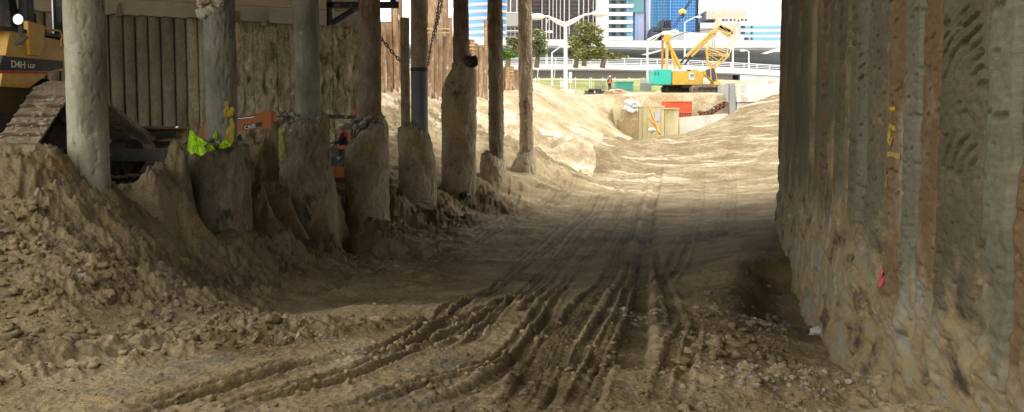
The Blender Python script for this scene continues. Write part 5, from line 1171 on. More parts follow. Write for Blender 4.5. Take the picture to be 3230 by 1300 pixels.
for q in (2178, 2184): kplate([(q,234),(q+3.5,234),(q+3.5,242),(q,242)], -.07, -.045, 'panel_mark', plain('slate_mark', (.05,.08,.12), .6, dirt=0), ho)
kplate([(2178,244),(2181,243),(2185,243),(2188,246),(2184,248),(2178,248)], -.07, -.045, 'panel_mark', plain('blue_mark', (.45,.6,.75), .6, dirt=0), ho)
kplate([(2221,223),(2253,214),(2262,255),(2250,258),(2238,252),(2221,236)], -.3, 1.0, 'cab', M_cy)
kplate([(2224,221),(2237,217),(2238,247),(2226,237)], -.34, -.305, 'cab_window', M_dkglass); kplate([(2240,217),(2251,216),(2258,250),(2248,255),(2241,249)], -.34, -.305, 'cab_window', M_dkglass)
kplate([(2238,215),(2240,215),(2242,252),(2239,252)], -.38, -.345, 'cab_pillar', M_cyp)
kplate([(2218,244),(2228,247),(2240,258),(2236,266),(2216,266)], -.25, -.03, 'step_guard', M_whiteform); kplate([(2248,254),(2268,256),(2275,268),(2250,268)], -.3, .2, 'fender', M_cyp)
kplate([(2172,219),(2182,219),(2182,223),(2172,223)], .5, 1.2, 'exhaust', M_blk); kplate([(2190,218),(2206,219),(2206,224),(2190,224)], .5, 1.5, 'winch_cover', M_cyp)
kplate([(2150,267),(2210,267),(2205,276),(2155,276)], .4, 2.8, 'slew_ring', M_blk)
for (x0, x1, dy) in ((2090, 2200, 3.0), (2182, 2302, -1.6)):
    b = MB(); y0, y1 = (272, 293)
    t_ = empty if False else None
    pts = []; r = 10.5
    for k in range(9): a = -math.pi/2+math.pi*k/8; pts.append((x1-r+r*math.cos(a), 282.5+r*math.sin(a)))
    for k in range(9): a = math.pi/2+math.pi*k/8; pts.append((x0+r+r*math.cos(a), 282.5+r*math.sin(a)))
    n = len(pts)
    L = []; 
    for i in range(n):
        p, q = np.array(pts[i]), np.array(pts[(i+1) % n]); m_ = max(1, int(np.hypot(*(q-p))/4.2))
        for k in range(m_): L.append(p+(q-p)*k/m_)
    for i in range(len(L)):
        p, q = L[i], L[(i+1) % len(L)]; c_ = (p+q)/2; v = q-p; a = K(*p, dy); d_ = K(*q, dy)
        if (d_-a).length > .01:
            m1 = (a+d_)/2; b.bar(m1-(d_-a)*.42+Vector((0,.4,0)), m1+(d_-a)*.42+Vector((0,.4,0)), .8, .24, up=(d_-a).cross(Vector((0,1,0))))
    tr = b.build('crawler_track', M_track if dy < 0 else M_trackd, cr)
    b = MB(); b.bar(K(x0+r,282.5,dy+.5), K(x1-r,282.5,dy+.5), .35, .42); 
    for px in (x0+r, x1-r): b.tube([K(px,282.5,dy+.05), K(px,282.5,dy+.7)], .30, 16)
    nn_ = 6
    for i in range(nn_): px = x0+r+(x1-x0-2*r)*(i+.5)/nn_; b.tube([K(px,288.5,dy+.05), K(px,288.5,dy+.7)], .16, 12)
    b.build('rollers', plain('roller_steel', (.10,.085,.075), .6, dirt=.15), tr)
def lattice(a0, a1, w0, w1, d0, d1, n, r, name, m, ux=None, extra=True):
    """four chords and zigzag lacing from a0 to a1"""
    a0, a1 = Vector(a0), Vector(a1); ax = (a1-a0).normalized(); ux = Vector(ux or (0,1,0)); ux = (ux-ax*ux.dot(ax)).normalized(); uy = ax.cross(ux)
    def C(t, i): w = w0+(w1-w0)*t; d = d0+(d1-d0)*t; s = ((-1,-1),(1,-1),(1,1),(-1,1))[i]; return a0.lerp(a1, t)+uy*s[0]*w/2+ux*s[1]*d/2
    b = MB()
    for i in range(4): b.tube([C(0, i), C(1, i)], r, 6)
    for k in range(n):
        for i in range(4):
            j = (i+1) % 4; A, B = (i, j) if k % 2 == 0 else (j, i)
            b.tube([C(k/n, A), C((k+1)/n, B)], r*.5, 4)
    for t in (0, 1): 
        for i in range(4): b.tube([C(t, i), C(t, (i+1) % 4)], r*.8, 5)
    return b.build(name, m, cr)
lattice(K(2242,212,.8), K(2262,160,.3), .6, 2.3, 1.0, 1.6, 4, .075, 'boom_foot', M_cyp)
lattice(K(2262,160,.3), K(2291,92,-1.0), 2.2, 2.2, 1.6, 1.7, 4, .045, 'boom', plain('pale_boom', (.74,.64,.42), .5, dirt=.05))
b = MB(); 
for p, q in (((2247,112),(2268,84)), ((2268,84),(2310,106)), ((2310,106),(2298,116)), ((2268,86),(2298,114)), ((2247,112),(2256,109))): b.bar(K(*p,-.9), K(*q,-.9), .5, .30)
b.bar(K(2268,84,-.9), K(2308,104,-.9), .5, .45); b.bar(K(2266,92,-.9), K(2304,112,-.9), .4, .12); b.build('boom_head', M_cy, cr)
lattice(K(2280,86,-1.0), K(2318,25,-2.0), 1.7, 1.5, 1.5, 1.3, 5, .035, 'fly_jib', plain('pale_jib', (.76,.66,.42), .5, dirt=.05))
b = MB(); b.bar(K(2272,26,-2), K(2335,26,-2), .15); b.bar(K(2272,26,-2), K(2252,84,-1), .10); b.bar(K(2264,45,-1.8), K(2284,40,-1.8), .2,.1); b.bar(K(2318,25,-2), K(2315,14,-2), .08); b.bar(K(2335,30,-2), K(2312,100,-1), .10); b.build('jib_strut', plain('pale_jib_strut', (.76,.68,.46), .5, dirt=.05), cr)
b = MB(); b.bar(K(2104,126,.3), K(2150,218,.3), .30, .22); b.bar(K(2104,130,2.2), K(2146,219,2.2), .30, .22)
for k in range(6): t = k/6; b.bar(K(2104,128,.3).lerp(K(2150,218,.3), t), K(2104,130,2.2).lerp(K(2146,219,2.2), t+.15), .08)
b.bar(K(2118,165,.3), K(2130,219,.3), .18); b.build('gantry', M_cy, cr)
b = MB(); b.bar(K(2104,130,.4), K(2103,218,.4), .26); b.build('gantry_back_leg', M_cyp, cr)
b = MB(); b.bar(K(2090,132,.6), K(2089,218,.6), .2); b.bar(K(2090,132,2.2), K(2088,218,2.2), .2); b.build('gantry_rear_leg', plain('rusty_orange_leg', (.50,.23,.07), .6), cr)
b = MB(); b.tube([K(2104,122,-.1), K(2104,122,2.5)], .38, 14); b.tube([K(2108,116,-.1), K(2108,116,2.5)], .22, 12); b.bar(K(2088,132,.9), K(2110,116,.9), .25); b.build('gantry_sheave', M_cy, cr)
for p, q, r in (((2251,96),(2165,178),.16), ((2255,104),(2182,177),.14)):
    b = MB(); b.tube([K(*p,-.5), K(*q,.8)], r, 8); b.build('pendant_bar', M_cyp, cr)
b = MB(); b.tube([K(2165,178,.8), K(2142,205,.8)], .10, 6); b.tube([K(2182,177,.8), K(2158,205,.8)], .10, 6); b.build('pendant_bar', M_blk, cr)
b = MB(); b.bar(K(2112,122,1), K(2160,103,0), .05); b.bar(K(2160,103,0), K(2250,92,-.6), .05); b.bar(K(2243,190,.8), K(2251,100,-.6), .04); b.bar(K(2250,190,.8), K(2257,100,-.6), .04); b.build('hoist_rope', M_blk, cr)
hk = empty('hook_block', K(2153,38,-6), 'round yellow hook block hanging on slanting ropes in front of the blue glass tower', 'hook block')
hq = K(2153,38,-6); b = MB(); b.blob(hq, .36, 3, .06, 3, (1,.7,.8)); b.build('sheave_case', M_cyp, hk)
b = MB(); b.blob(hq-Vector((-.02,.1,.26)), .17, 2, .1, 2); b.tube([hq-Vector((0,0,.2)), hq-Vector((-.1,0,.42)), hq-Vector((-.02,0,.55)), hq-Vector((.1,0,.48))], .05, 6); b.build('hook', M_blk, hk)
b = MB(); b.tube([hq, K(2172,6,-6), K(2190,-30,-6)], .05, 5); b.tube([hq+Vector((.12,0,0)), K(2178,6,-6), K(2196,-30,-6)], .05, 5); b.tube([hq, K(2123,86,-5)], .035, 5); b.tube([hq+Vector((.15,0,0)), K(2130,86,-5)], .035, 5); b.build('rope', M_steel, hk)

# ================================================================ items along the site edge
M_site_teal = plain('site_teal', (.12,.50,.42), .6, dirt=.08); M_galv = plain('galvanised', (.50,.53,.54), .45, metal=.3, dirt=.05); M_pole = plain('white_pole', (.72,.73,.74), .4, dirt=0); M_white = plain('white_board', (.80,.80,.80), .6, dirt=.04)
b = MB(); pbox(b, 1944, 258, 1998, 296, 108, 2.4); sk2 = thing('skip_bin', b, M_site_teal, 'teal green bin at the back of the site between the rubble and the grey hoarding', 'bin')
b = MB()
for i in range(7): pbox(b, 1946+i*7.8, 260, 1948+i*7.8, 295, 107.9, .1)
pbox(b, 1942, 256.5, 2000, 259, 107.88, 2.6); b.build('rib', plain('teal_rib', (.10,.44,.37), .6), sk2)
b = MB()
for i in range(14): x0 = 2019+i*2.7; pbox(b, x0, 246, x0+1.7, 300, 108-.06*(i % 2), .15)
pbox(b, 2018, 262, 2056, 300, 108.1, .1); thing('hoarding', b, M_galv, 'grey corrugated hoarding panel right of the teal bin', 'hoarding')
b = MB(); pbox(b, 1795, 227, 1804, 262, 106, .6); sb = thing('site_sign', b, M_white, 'tall white board standing beside the double lamp post', 'sign board')
b = MB(); pbox(b, 1798, 262, 1801, 294, 106.2, .12); b.build('post', M_pole, sb)
b = MB(); pbox(b, 1769, 256, 1780, 272, 106, .1); s2 = thing('site_notice', b, M_white, 'small square white notice on a thin post left of the double lamp post', 'notice')
b = MB(); pbox(b, 1773.5, 272, 1775.5, 290, 106.02, .08); b.build('post', M_pole, s2)
b = MB(); b.bar(P(1782,291,103), P(1812,291,103), .5, .5); pbox(b, 1806, 288, 1812, 306, 102, .6); thing('white_barrier', b, M_white, 'low white barrier on the sand at the foot of the tall white board', 'barrier')
# stack of black pipes
for i, (px, py, l) in enumerate([(1842,296,40),(1846,289,36),(1858,283,52),(1872,296,44),(1880,289,40),(1893,295,30)]):
    b = MB(); a = P(px, py, 104+.15*i); b.tube([a, a+Vector((l/F*104*.75, .6, .02))], .115, 10)
    thing('black_pipe', b, M_blk, ['black pipe lying lowest at the left of the stack', 'black pipe resting second up on the left of the stack', 'long black pipe on top of the stack', 'black pipe lying low in the middle of the stack', 'black pipe resting second up right of the middle of the stack', 'short black pipe at the right end of the stack'][i], 'pipe', 'black pipes stacked at the site edge')
M_rubble = mat('pink_rubble', [(.55,.30,.18), (.62,.52,.42)], scale=2, rough=.9, bump=.5)
b = MB()
for i in range(90): 
    px = random.uniform(1915,1985); t = 1-abs(px-1945)/45; b.blob(P(px, 299-random.uniform(0, 19)*t, 104+random.uniform(-.5,.5)), random.uniform(.12,.3), i, .4, 1, (1.6,1,.6))
o_ = b.build('rubble', M_rubble, None); tag(o_, 'heap of pinkish broken rubble at the back of the site', 'rubble', kind='stuff')
fn = empty('site_fence', P(1850,285,109), 'light post and rail fence along the grass behind the site', 'fence'); fn['kind'] = 'thing'
for px in (1689,1700,1740,1768,1815,1860,1866,1900,1918,1940,1983,2030,2066):
    b = MB(); b.tube([P(px,290,109), P(px,244,109)], .05, 6); b.build('post', M_pole, fn)
b = MB(); b.tube([P(1670,252,109), P(2068,252,109)], .05, 6); b.tube([P(1670,270,109), P(2068,270,109)], .015, 4); b.build('rail', M_pole, fn)
b = MB(); g0 = P(1876,262,108.8)
for i in range(22): pbox(b, 1876+i*1.6, 256, 1876.7+i*1.6, 282, 108.6, .05)
o_ = thing('mesh_gate', b, plain('dark_mesh', (.10,.13,.10), .7, dirt=0), 'dark upright mesh panel standing behind the black pipes', 'mesh panel')
for (x0, y0, x1, y1, lab) in ((1697,222,1695,248,'first'),(1751,218,1748,250,'second')):
    b = MB(); b.tube([P(x0,y0,112), P(x1,y1,112)], .05, 6); b.blob(P(x0,y0,112), .10, 1, 0, 1)
    thing('marker_pole', b, M_pole, {'first':'thin white marker pole at the left end of the grass, next to the last column','second':'thin leaning white marker pole right of the first, under the bridge'}[lab], 'pole', 'marker poles')
pw = P(1923,293,106); person((pw.x, 106, ground_z(pw.x, 106)+.02), (.3,-1,0), 'stand', 'worker in an orange vest and white helmet standing by the pinkish rubble')

# ================================================================ lower bridge
lb = empty('road_bridge', P(1900,245,136), 'low grey road bridge with white rails curving behind the crane', 'bridge'); lb['kind'] = 'thing'
bp = [(600,150),(1000,143),(1400,137.5),(1900,135),(2150,139.5),(2450,152),(2700,168),(3000,190)]
bpx = np.array([XX(p, y) for p, y in bp]); bpy_ = np.array([y for p, y in bp]); o0 = EYE
qs = np.linspace(bpx[0], bpx[-1], 130); qy = np.interp(qs, bpx, bpy_); ker = np.ones(15)/15; qy = np.convolve(np.pad(qy, 7, mode='edge'), ker, 'valid')
def sweep(name, prof, m, i0=0, i1=130, par=None):
    """profile of (offset behind the near edge, height over eye level)"""
    A = np.array(prof+[prof[0]]); X = np.repeat(qs[None, i0:i1], len(A), 0); Y = qy[None, i0:i1]+A[:, :1]; Z = EYE+A[:, 1:]+0*X
    return grid_mesh(name, X, Y, Z, m, par or lb, smooth=False)
sweep('deck', [(0,8.45),(0,7.75),(.9,7.6),(8,7.6),(9,7.75),(9,8.45)], M_lconc)
gi = int(np.searchsorted(qs, XX(2325,146)))
sweep('girder', [(1.2,7.6),(1.2,6.55),(7.5,6.55),(7.5,7.6)], plain('shaded_girder', (.20,.185,.155), .8, dirt=.05), 0, gi)  # girder colour darkened for the shade under the bridge deck
sweep('rail', [(.1,9.35),(.1,9.23),(.22,9.23),(.22,9.35)], M_pole); sweep('rail', [(.12,9.10),(.12,9.02),(.2,9.02),(.2,9.10)], M_pole); sweep('rail', [(.12,8.85),(.12,8.77),(.2,8.77),(.2,8.85)], M_pole); sweep('rail', [(8.7,9.2),(8.7,9.1),(8.8,9.1),(8.8,9.2)], M_pole)
k0 = XX(1480,136); 
while k0 < XX(2460,152):
    b = MB(); yy = float(np.interp(k0, qs, qy)); b.span((k0-.06, yy+.1, EYE+8.4), (k0+.06, yy+.22, EYE+9.3)); b.build('rail_post', M_pole, lb); k0 += 2.35
b = MB(); xa = XX(2332,147); b.prism([(xa,4.5),(xa+14,4.5),(xa+14,7.62),(xa,7.62)], lambda a, c, d: Vector((a, np.interp(a, qs, qy)+.3+d, EYE+c)), 0, 8); b.build('abutment', M_lconc, lb)
b = MB(); pbox(b, 2268, 245, 2332, 262, 150, 3); pbox(b, 2268, 262, 2332, 285, 150.4, 2.6); b.build('bearing_shelf', M_gconc, lb)
for px in (1560, 1900): 
    b = MB(); pbox(b, px, 240, px+26, 300, 139.5, 1.2); b.build('pier', M_gconc, lb)
bw2 = MB(); bw2.span((-60, 148.5, EYE+1), (XX(2330,150), 149, EYE+6.9)); bw2.build('under_bridge_shade', plain('dark_under_bridge', (.12,.115,.10), .9), lb)  # dark sheet standing in for the shade beneath the bridge

# ================================================================ upper freeway
uf = empty('freeway_viaduct', P(2100,150,200), 'white elevated freeway viaduct passing behind the low road bridge', 'viaduct'); uf['kind'] = 'thing'
FY = 200
def fslab(pts, Y, dep, name, m): b = MB(); slabpoly(b, pts, Y, dep); return b.build(name, m, uf)
fslab([(1100,118),(1700,123),(1900,128),(2600,128),(2600,150),(2080,151),(1900,147),(1700,143),(1100,140)], FY, 1.0, 'parapet', M_lconc)
fslab([(1100,140),(1700,143),(1900,147),(2080,151),(2600,150),(2600,157),(2080,158),(1900,153),(1700,150),(1100,148)], FY+.6, 22, 'deck', M_gconc)
fslab([(2120,104),(2165,101),(2330,110),(2330,129),(2100,129),(2108,112)], FY+8, 8, 'ramp_parapet', M_lconc)
fslab([(2108,112),(2165,102),(2165,128),(2085,129)], FY+7.5, .4, 'ramp_end', M_gconc)
fslab([(2023,172),(2087,156),(2087,160),(2040,174)], FY-4, 1.5, 'slip_road_edge', M_lconc); fslab([(2404,168),(2450,152),(2560,150),(2560,158),(2440,164),(2420,170)], FY-4, 1.5, 'slip_road_edge', M_lconc)
for px in (1725, 2042, 2160, 2312, 2560): b = MB(); pbox(b, px-3, 150, px+3, 262, FY+3, 1.0); b.build('column', M_lconc, uf)
b = MB(); pbox(b, 1100, 152, 2700, 300, FY+24, 2); b.build('underpass_shade_wall', plain('blue_grey_wall', (.17,.19,.21), .9, dirt=.05), uf)  # back wall coloured blue-grey to stand for shade inside the underpass
b = MB()
for px in range(1660, 2460, 7): pbox(b, px, 176, px+.8, 215, FY+23.9, .15)
b.build('wall_panel_joint', plain('dark_joint', (.10,.11,.12), .9, dirt=0), uf)

# ================================================================ street lamps
def lamp(px, ytop, ybase, Y, heads, lab, r=.14):
    e = empty('street_lamp', P(px, ybase, Y), lab, 'street lamp', 'white street lamps'); b = MB(); b.tube([P(px,ybase,Y), P(px,ytop,Y)], [r, r*.7], 10); b.build('pole', M_pole, e)
    for (fy, mx_, my_, hx, hy, dbl) in heads:
        b = MB()
        b.tube([P(px,fy,Y), P(mx_,my_,Y), P(hx,hy,Y)], [r*.6, r*.5, r*.4], 8)
        if dbl: b.tube([P(px,fy+9,Y), P((px+mx_)/2,(fy+my_)/2+8,Y), P(mx_,my_,Y)], [r*.5, r*.45, r*.35], 8)
        b.build('arm', M_pole, e); s = 1 if hx > px else -1
        b = MB(); c_ = P(hx, hy, Y); k = r*1.9; b.blob(c_+Vector((s*k*1.2, 0, -.03)), k, 1, .03, 3, (2.0, 1.1, .75)); b.build('lamp_head', M_white, e)
lamp(1784,78,292,106, [(76,1727,52,1709,52,1),(74,1845,47,1876,42,1)], 'tall double armed street lamp in front of the big olive tree', .24)
lamp(1741,165,300,112, [(167,1766,149,1775,147,0)], 'small single arm lamp left of the tall double armed one, rising from the sand', .13)
lamp(1723,57,214,170, [(76,1729,62,1737,58,0)], 'thin distant lamp post seen just right of the last column', .10)
lamp(1668,130,230,150, [(130,1712,101,1728,100,0)], 'lamp whose arm reaches out from behind the last column', .13)
lamp(2042,128,300,118, [(130,2095,100,2118,99,1),(126,2070,112,2092,106,0)], 'tall lamp left of the crane counterweight with a long arm over the viaduct', .15)
lamp(2160,70,222,160, [(71,2192,54,2198,53,0)], 'lamp post standing behind the crane mast before the blue glass tower', .13)
lamp(2312,150,216,160, [(152,2311,151,2310,150,0)], 'plain white post under the viaduct right of the crane boom', .14)
lamp(2362,162,216,160, [(163,2355,160,2348,159,0)], 'white post with a bent top under the viaduct near the pile wall', .12)

# ================================================================ trees
M_leaf = [mat('leaf_olive', [(.17,.18,.06), (.29,.29,.115), (.38,.37,.18)], scale=.6, rough=.8, bump=0, speck=.2, bscale=4), mat('leaf_dark', [(.13,.15,.07), (.22,.24,.12), (.32,.33,.19)], scale=.6, rough=.8, bump=0, speck=.2, bscale=4),
          mat('leaf_bright', [(.10,.22,.02), (.18,.34,.04)], scale=.6, rough=.8, bump=0, speck=.2, bscale=4)]
M_bark = plain('bark', (.16,.12,.08), .9)
def tree(px, ybase, ytop, Y, blobs, kind, lab, leaf=.30, n=2600, trunk=True):
    e = empty('tree', P(px, ybase, Y), lab, 'tree', 'trees in front of the viaduct'); rnd = np.random.default_rng(int(px)); b = MB()
    bl_ = [(P(x, y, Y), w/F*Y, h/F*Y) for x, y, w, h in blobs]; tot = sum(w*h for _, w, h in bl_)
    for c_, w, h in bl_:
        k = int(n*w*h/tot); cl = max(4, k//55); cs = []
        for j in range(cl):
            d = rnd.normal(size=3); d /= np.linalg.norm(d); q = rnd.uniform(.35, 1)**.5; cs.append((np.array(c_)+d*np.array([w, max(w, h)*.8, h])*q, rnd.uniform(.18,.34)*min(w, h)))
        for j in range(k):
            cc, rr_ = cs[rnd.integers(cl)]; p = cc+rnd.normal(size=3)*rr_*np.array([1,1,.75]); a = rnd.normal(size=3); a /= np.linalg.norm(a); t = np.cross(a, [0.1,.2,1]); t /= np.linalg.norm(t)+1e-6; s = leaf*rnd.uniform(.6,1.3)
            b.add([p-t*s*.5, p+a*s*.28, p+t*s*.5, p-a*s*.28], [(0,1,2,3)])
    cr_ = b.build('crown', M_leaf[kind], e)
    b = MB(); base = P(px, ybase, Y); top = P(px, ybase*.45+ytop*.55, Y); b.tube([base-Vector((0,0,.5)), base.lerp(top,.5)+Vector((.2,0,0)), top], [.32, .22, .10], 8)
    for c_, w, h in bl_: b.tube([base.lerp(top,.45), base.lerp(c_,.7), c_], [.14, .09, .04], 6)
    b.build('trunk', M_bark, e)
tree(1842,195,60,120, [(1838,100,34,32),(1868,110,30,34),(1815,130,24,30),(1888,140,20,24),(1845,145,36,24),(1850,80,18,16),(1835,165,44,20),(1880,165,30,16)], 0, 'big rounded olive green tree left of the double lamp post arm', .36, 4300)
tree(1900,200,140,112, [(1850,172,28,16),(1885,168,30,16),(1915,172,26,12),(1945,178,22,8),(1968,180,16,6)], 0, 'low spreading olive shrubs along the rail at the foot of the big tree', .34, 3200)
tree(1692,200,95,118, [(1695,130,26,30),(1712,145,20,26),(1630,130,20,36),(1608,140,14,26),(1650,150,24,28),(1705,168,20,18)], 1, 'dark green tree seen on both sides of the last column', .36, 3000)
tree(1815,200,140,114, [(1798,160,14,14),(1822,176,18,10),(1784,172,10,12)], 1, 'small thin dark shrub between the double lamp post and the big tree', .32, 1100)
tree(1600,200,150,114, [(1596,172,14,12),(1612,176,12,10),(1585,178,10,10)], 2, 'bright green bush between the two slim columns', .30, 1600)

# ================================================================ buildings of the city
M_bl = plain('blue_window', (.16,.40,.72), .12, dirt=0, spec=.6); M_blg = mat('blue_glass', [(.02,.17,.55), (.05,.30,.72), (.10,.42,.80)], scale=.03, rough=.12, bump=0, speck=0, spec=.6); M_lblue = mat('light_blue_glass', [(.16,.42,.68), (.30,.56,.78)], scale=.05, rough=.2, bump=0, speck=0)
M_bw = plain('building_white', (.78,.77,.76), .7, dirt=0); M_pinkw = plain('pinkish_white', (.70,.62,.60), .7, dirt=0); M_dk = mat('dark_facade', [(.10,.085,.085), (.16,.13,.13)], scale=.15, rough=.4, bump=0, speck=.1, bscale=.6); M_teg = plain('teal_glass', (.12,.30,.34), .15, dirt=0); M_lav = plain('lavender_panel', (.42,.44,.66), .5, dirt=0)
M_beige = plain('beige_wall', (.62,.58,.50), .8, dirt=0); M_bgrey = plain('building_grey', (.40,.39,.36), .8, dirt=0); M_slate = plain('slate_tower', (.05,.06,.085), .6, dirt=0)
def bld(name, px, py, Y, lab): e = empty(name, P(px, py, Y), lab, 'building'); e['kind'] = 'thing'; return e
def part(e, name, m, rects, Y, dep):
    b = MB()
    for x0, y0, x1, y1 in rects: pbox(b, x0, y0, x1, y1, Y, dep)
    return b.build(name, m, e)
# round tower with blue window bands
BY = 420; t1 = bld('round_tower', 1535, 140, BY, 'round white tower ringed with blue window bands between the columns')
xc = XX(1540, BY); rr1 = 75/F*BY; z0 = ZZ(118, BY)
def ring(rad, za, zb, y=BY+rr1):
    b = MB(); b.tube([(xc, y, za), (xc, y, zb)], rad, 40); return b
zb_ = z0
ring(rr1*1.05, ZZ(160,BY), z0).build('podium_drum', M_bw, t1)
k = 0
while k < 9:
    fl = 21.5/F*BY; za = z0+k*fl; ring(rr1, za, za+fl*.60).build('window_band', M_bl, t1); ring(rr1*1.012, za+fl*.60, za+fl).build('spandrel', M_bw, t1); ring(rr1*1.016, za+fl*.66, za+fl*.80).build('trim_band', M_pinkw, t1)
    k += 1
part(t1, 'podium', M_bw, [(1440,116,1620,165)], BY-4, 30); part(t1, 'podium_window', M_bgrey, [(1440+i*26,134,1458+i*26,140) for i in range(6)], BY-4.3, .5)
part(t1, 'mullion', M_bl, [], BY, 1) if False else None
# dark tower with white fins
t2 = bld('finned_tower', 1800, 140, 380, 'dark brown office tower striped with tall white fins')
part(t2, 'facade', M_dk, [(1675,-160,1895,130)], 382, 30)
for x0, w_ in ((1708,3.5),(1731,4),(1743,3.5),(1754,3.5),(1766,3.5),(1778,4.5),(1794,4),(1824,4.5),(1839,4.5),(1855,4),(1870,4),(1883,4)):
    part(t2, 'fin', M_bw, [(x0,-160,x0+w_,130)], 380, 2.2)
part(t2, 'floor_line', plain('deep_line', (.05,.045,.05), .5, dirt=0), [(1676,-150+i*13,1894,-148.4+i*13) for i in range(22)], 381.8, .3)
part(t2, 'window_shade', plain('rose_blind', (.30,.14,.16), .6, dirt=0), [(random.uniform(1700,1880),)*1+(0,)*0 and (lambda a, b_: (a, b_, a+8, b_+6))(random.uniform(1700,1885), -10+13*random.randint(0,10)+4.5) for _ in range(26)], 381.7, .2)
t3 = bld('brown_panel_block', 1630, 120, 360, 'brown block with a blank grey panel and small paired windows left of the last column')
part(t3, 'facade', M_dk, [(1600,-160,1677,46)], 361, 20); part(t3, 'blank_panel', M_bgrey, [(1598,40,1679,82)], 360, 22); part(t3, 'lower_wall', plain('pale_brown_wall', (.34,.31,.26), .8, dirt=0), [(1598,82,1679,120)], 361, 20)
for x0 in (1609, 1629, 1649, 1668): part(t3, 'fin', M_bw, [(x0,-160,x0+3,47)], 360.4, .8)
part(t3, 'window', M_slate, [(x0, y0, x0+8, y0+9) for x0 in (1600,1613,1627,1640,1653,1666) for y0 in (86,103)], 360.7, .5)
part(t3, 'sill_line', M_bw, [(1598,96,1679,98),(1598,38,1679,41)], 359.8, .5)
# balcony tower
t4 = bld('balcony_tower', 1965, 140, 340, 'white tower with teal glass balconies on its left and a lavender panelled side')
part(t4, 'core', M_bw, [(1895,-160,1922,135)], 341, 22); part(t4, 'tower_body', M_bgrey, [(1921,-160,2004,135)], 343, 20)
for i in range(12):
    y0 = 115-25.5*i
    part(t4, 'balcony', M_bw, [(1919,y0,1998-2*(i < 4),y0+11)], 340, 3); part(t4, 'window_band', M_teg, [(1922,y0-12,1975,y0-2)], 342.6, .3); part(t4, 'window_band', M_slate, [(1930,y0-12,1942,y0-2),(1958,y0-11,1968,y0-3)], 342.3, .25)
    part(t4, 'glass_screen', M_lblue, [(1976,y0-13,1996,y0-1)], 341.4, .3)
part(t4, 'roof_glass', M_teg, [(1985,-60,2032,39)], 341, 14); part(t4, 'lavender_side', M_lav, [(2004,39,2037,135),(2032,-160,2050,135)], 342, 18); part(t4, 'blue_strip', M_bl, [(2002,39,2010,135)], 341.6, .3); part(t4, 'edge_column', M_slate, [(2035,-160,2037,135)], 341.5, .4)
# blue glass tower
t5 = bld('blue_glass_tower', 2125, 130, 400, 'tall bright blue glass tower behind the crane mast')
part(t5, 'light_facade', M_lblue, [(2050,-200,2120,130)], 401, 25); part(t5, 'blue_facade', M_blg, [(2120,-200,2196,130)], 400, 26); part(t5, 'corner_strip', plain('cyan_corner', (.10,.50,.85), .2, dirt=0), [(2076,-200,2079,130),(2112,-200,2119,130),(2155,-200,2161,130),(2190,-200,2196,130)], 399.5, .6)
part(t5, 'side_facade', M_slate, [(2196,-200,2198,110),(2203,-200,2205,100)], 402, 12); part(t5, 'side_panel', M_lav, [(2198,-200,2203,105)], 402.4, 12)
part(t5, 'floor_line', plain('pale_blue_line', (.18,.45,.70), .3, dirt=0), [(2050,-195+i*9.5,2196,-194+i*9.5) for i in range(34)], 399.7, .3); part(t5, 'mullion', plain('deep_blue_mullion', (.03,.15,.42), .3, dirt=0), [(x0,-200,x0+.7,130) for x0 in range(2056,2196,9)], 399.75, .25)
t6 = bld('slate_block', 2105, 130, 330, 'higher of two near black stepped towers before the blue glass tower'); part(t6, 'shaft', M_slate, [(2087,84,2118,135),(2092,60,2095,90),(2098,66,2101,90),(2103,61,2106,90),(2109,64,2112,90),(2114,62,2117,90)], 330, 14); part(t6, 'floor_line', M_bgrey, [(2087,90+i*7,2118,90.7+i*7) for i in range(6)], 329.7, .3)
t7 = bld('slate_block', 2066, 130, 330, 'lower, left one of two near black stepped towers before the blue glass'); part(t7, 'shaft', M_slate, [(2057,97,2076,135),(2060,88,2076,100),(2063,83,2066,90),(2070,85,2073,90)], 330, 12); part(t7, 'floor_line', M_bgrey, [(2057,103+i*7,2076,103.7+i*7) for i in range(4)], 329.7, .3)
# pale hospital like block with small windows
t8 = bld('pale_block', 2290, 110, 400, 'pale cream block with rows of small dark windows right of the crane jib')
part(t8, 'wall', M_beige, [(2228,32,2360,60)], 401, 20); part(t8, 'wall_lower', M_bw, [(2262,60,2360,125)], 400.5, 20); part(t8, 'podium', M_bw, [(2208,72,2262,125)], 401.5, 20); part(t8, 'podium_band', M_bgrey, [(2208,88,2262,106)], 401.2, .4)
part(t8, 'rib', M_bw, [(2230+i*10,32,2232+i*10,60) for i in range(13)], 400.7, .4)
part(t8, 'window', M_slate, [(x0, 60, x0+7, 66) for x0 in (2278,2289,2302,2325,2338,2350)]+[(x0, y0, x0+6, y0+7) for x0 in (2315,2326) for y0 in (60,76,92,108)], 400.2, .4)
t9 = bld('banded_building', 2400, 130, 360, 'low white building with three long blue window bands next to the pile wall')
part(t9, 'wall', M_bw, [(2335,66,2600,130)], 361, 20)
for y0, x0 in ((81,2337),(100,2337),(118,2348)):
    part(t9, 'window_band', M_lblue, [(x0,y0,2600,y0+8)], 360.6, .5); part(t9, 'dark_window', M_slate, [(x0,y0+.6,x0+13,y0+7.4),(2369,y0,2374,y0+8)], 360.3, .4)
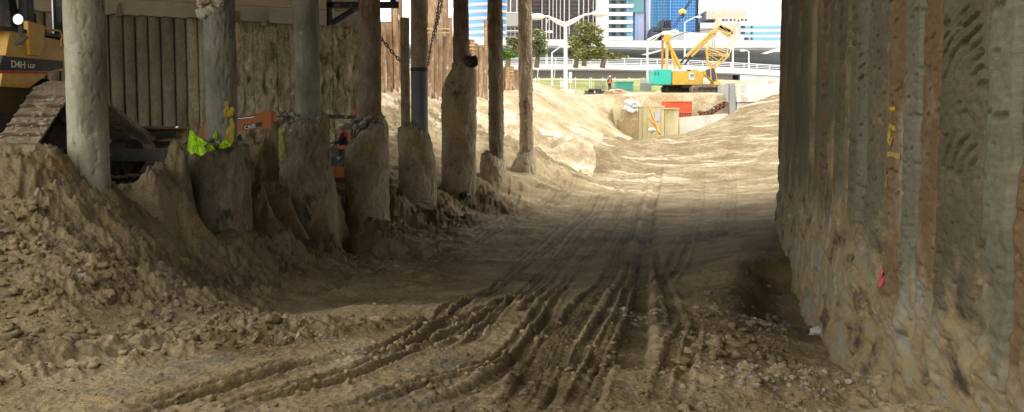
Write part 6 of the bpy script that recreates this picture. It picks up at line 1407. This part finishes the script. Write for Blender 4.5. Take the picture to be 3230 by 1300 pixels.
# ================================================================ light, air, camera
SUN_EL, SUN_AZ = 56.0, Vector((.95, .12, 0)).normalized()
sl_ = bpy.data.lights.new('sun', 'SUN'); sl_.energy = 1.2; sl_.angle = R(14); sl_.color = (1, .95, .87)
so = bpy.data.objects.new('sun', sl_); col.objects.link(so)
tos = Vector((SUN_AZ.x*math.cos(R(SUN_EL)), SUN_AZ.y*math.cos(R(SUN_EL)), math.sin(R(SUN_EL))))
so.rotation_euler = (-tos).to_track_quat('-Z', 'Y').to_euler(); so.location = (20, -20, 60)
w = bpy.data.worlds.new('World'); sc.world = w; w.use_nodes = True
nt = w.node_tree; N = nt.nodes; Lk = nt.links; N.clear()
ow = N.new('ShaderNodeOutputWorld'); bg = N.new('ShaderNodeBackground'); sk = N.new('ShaderNodeTexSky')
sk.sky_type = 'NISHITA'; sk.sun_disc = False; sk.sun_elevation = R(SUN_EL); sk.sun_rotation = math.atan2(SUN_AZ.x, SUN_AZ.y)
sk.air_density = 1.0; sk.dust_density = 2.5; sk.altitude = 0
tc = N.new('ShaderNodeTexCoord'); mp = N.new('ShaderNodeMapping'); mp.inputs['Scale'].default_value = (1,1,2.6)
Lk.new(tc.outputs['Generated'], mp.inputs[0])
nn = N.new('ShaderNodeTexNoise'); nn.inputs['Scale'].default_value = 2.2; nn.inputs['Detail'].default_value = 7; Lk.new(mp.outputs[0], nn.inputs[0])
mr = N.new('ShaderNodeMapRange'); mr.inputs[1].default_value = .30; mr.inputs[2].default_value = .55; mr.inputs[3].default_value = .35; mr.inputs[4].default_value = 1; Lk.new(nn.outputs[0], mr.inputs[0])
mx = N.new('ShaderNodeMix'); mx.data_type = 'RGBA'; mx.inputs['B'].default_value = (10.8, 10.4, 9.5, 1)
Lk.new(mr.outputs[0], mx.inputs['Factor']); Lk.new(sk.outputs[0], mx.inputs['A']); Lk.new(mx.outputs['Result'], bg.inputs[0])
bg.inputs[1].default_value = .14; Lk.new(bg.outputs[0], ow.inputs[0])
cam = bpy.data.cameras.new('camera'); cam.sensor_width = 36; cam.lens = 36*F/3230; cam.clip_start = .1; cam.clip_end = 4000
co = bpy.data.objects.new('camera', cam); col.objects.link(co); co.location = (0, 0, EYE); co.rotation_euler = (R(90)-TH, 0, 0)
sc.camera = co
vs = sc.view_settings; sc.display_settings.display_device = 'sRGB'; vs.view_transform = 'Standard'; vs.look = 'None'; vs.gamma = 1; vs.use_curve_mapping = False
vs.exposure = .95
cy = sc.cycles; cy.use_denoising = True; cy.use_adaptive_sampling = False; cy.max_bounces = 10; cy.diffuse_bounces = 7; cy.glossy_bounces = 3; cy.sample_clamp_indirect = 8
try: cy.denoiser = 'OPENIMAGEDENOISE'
except Exception: pass
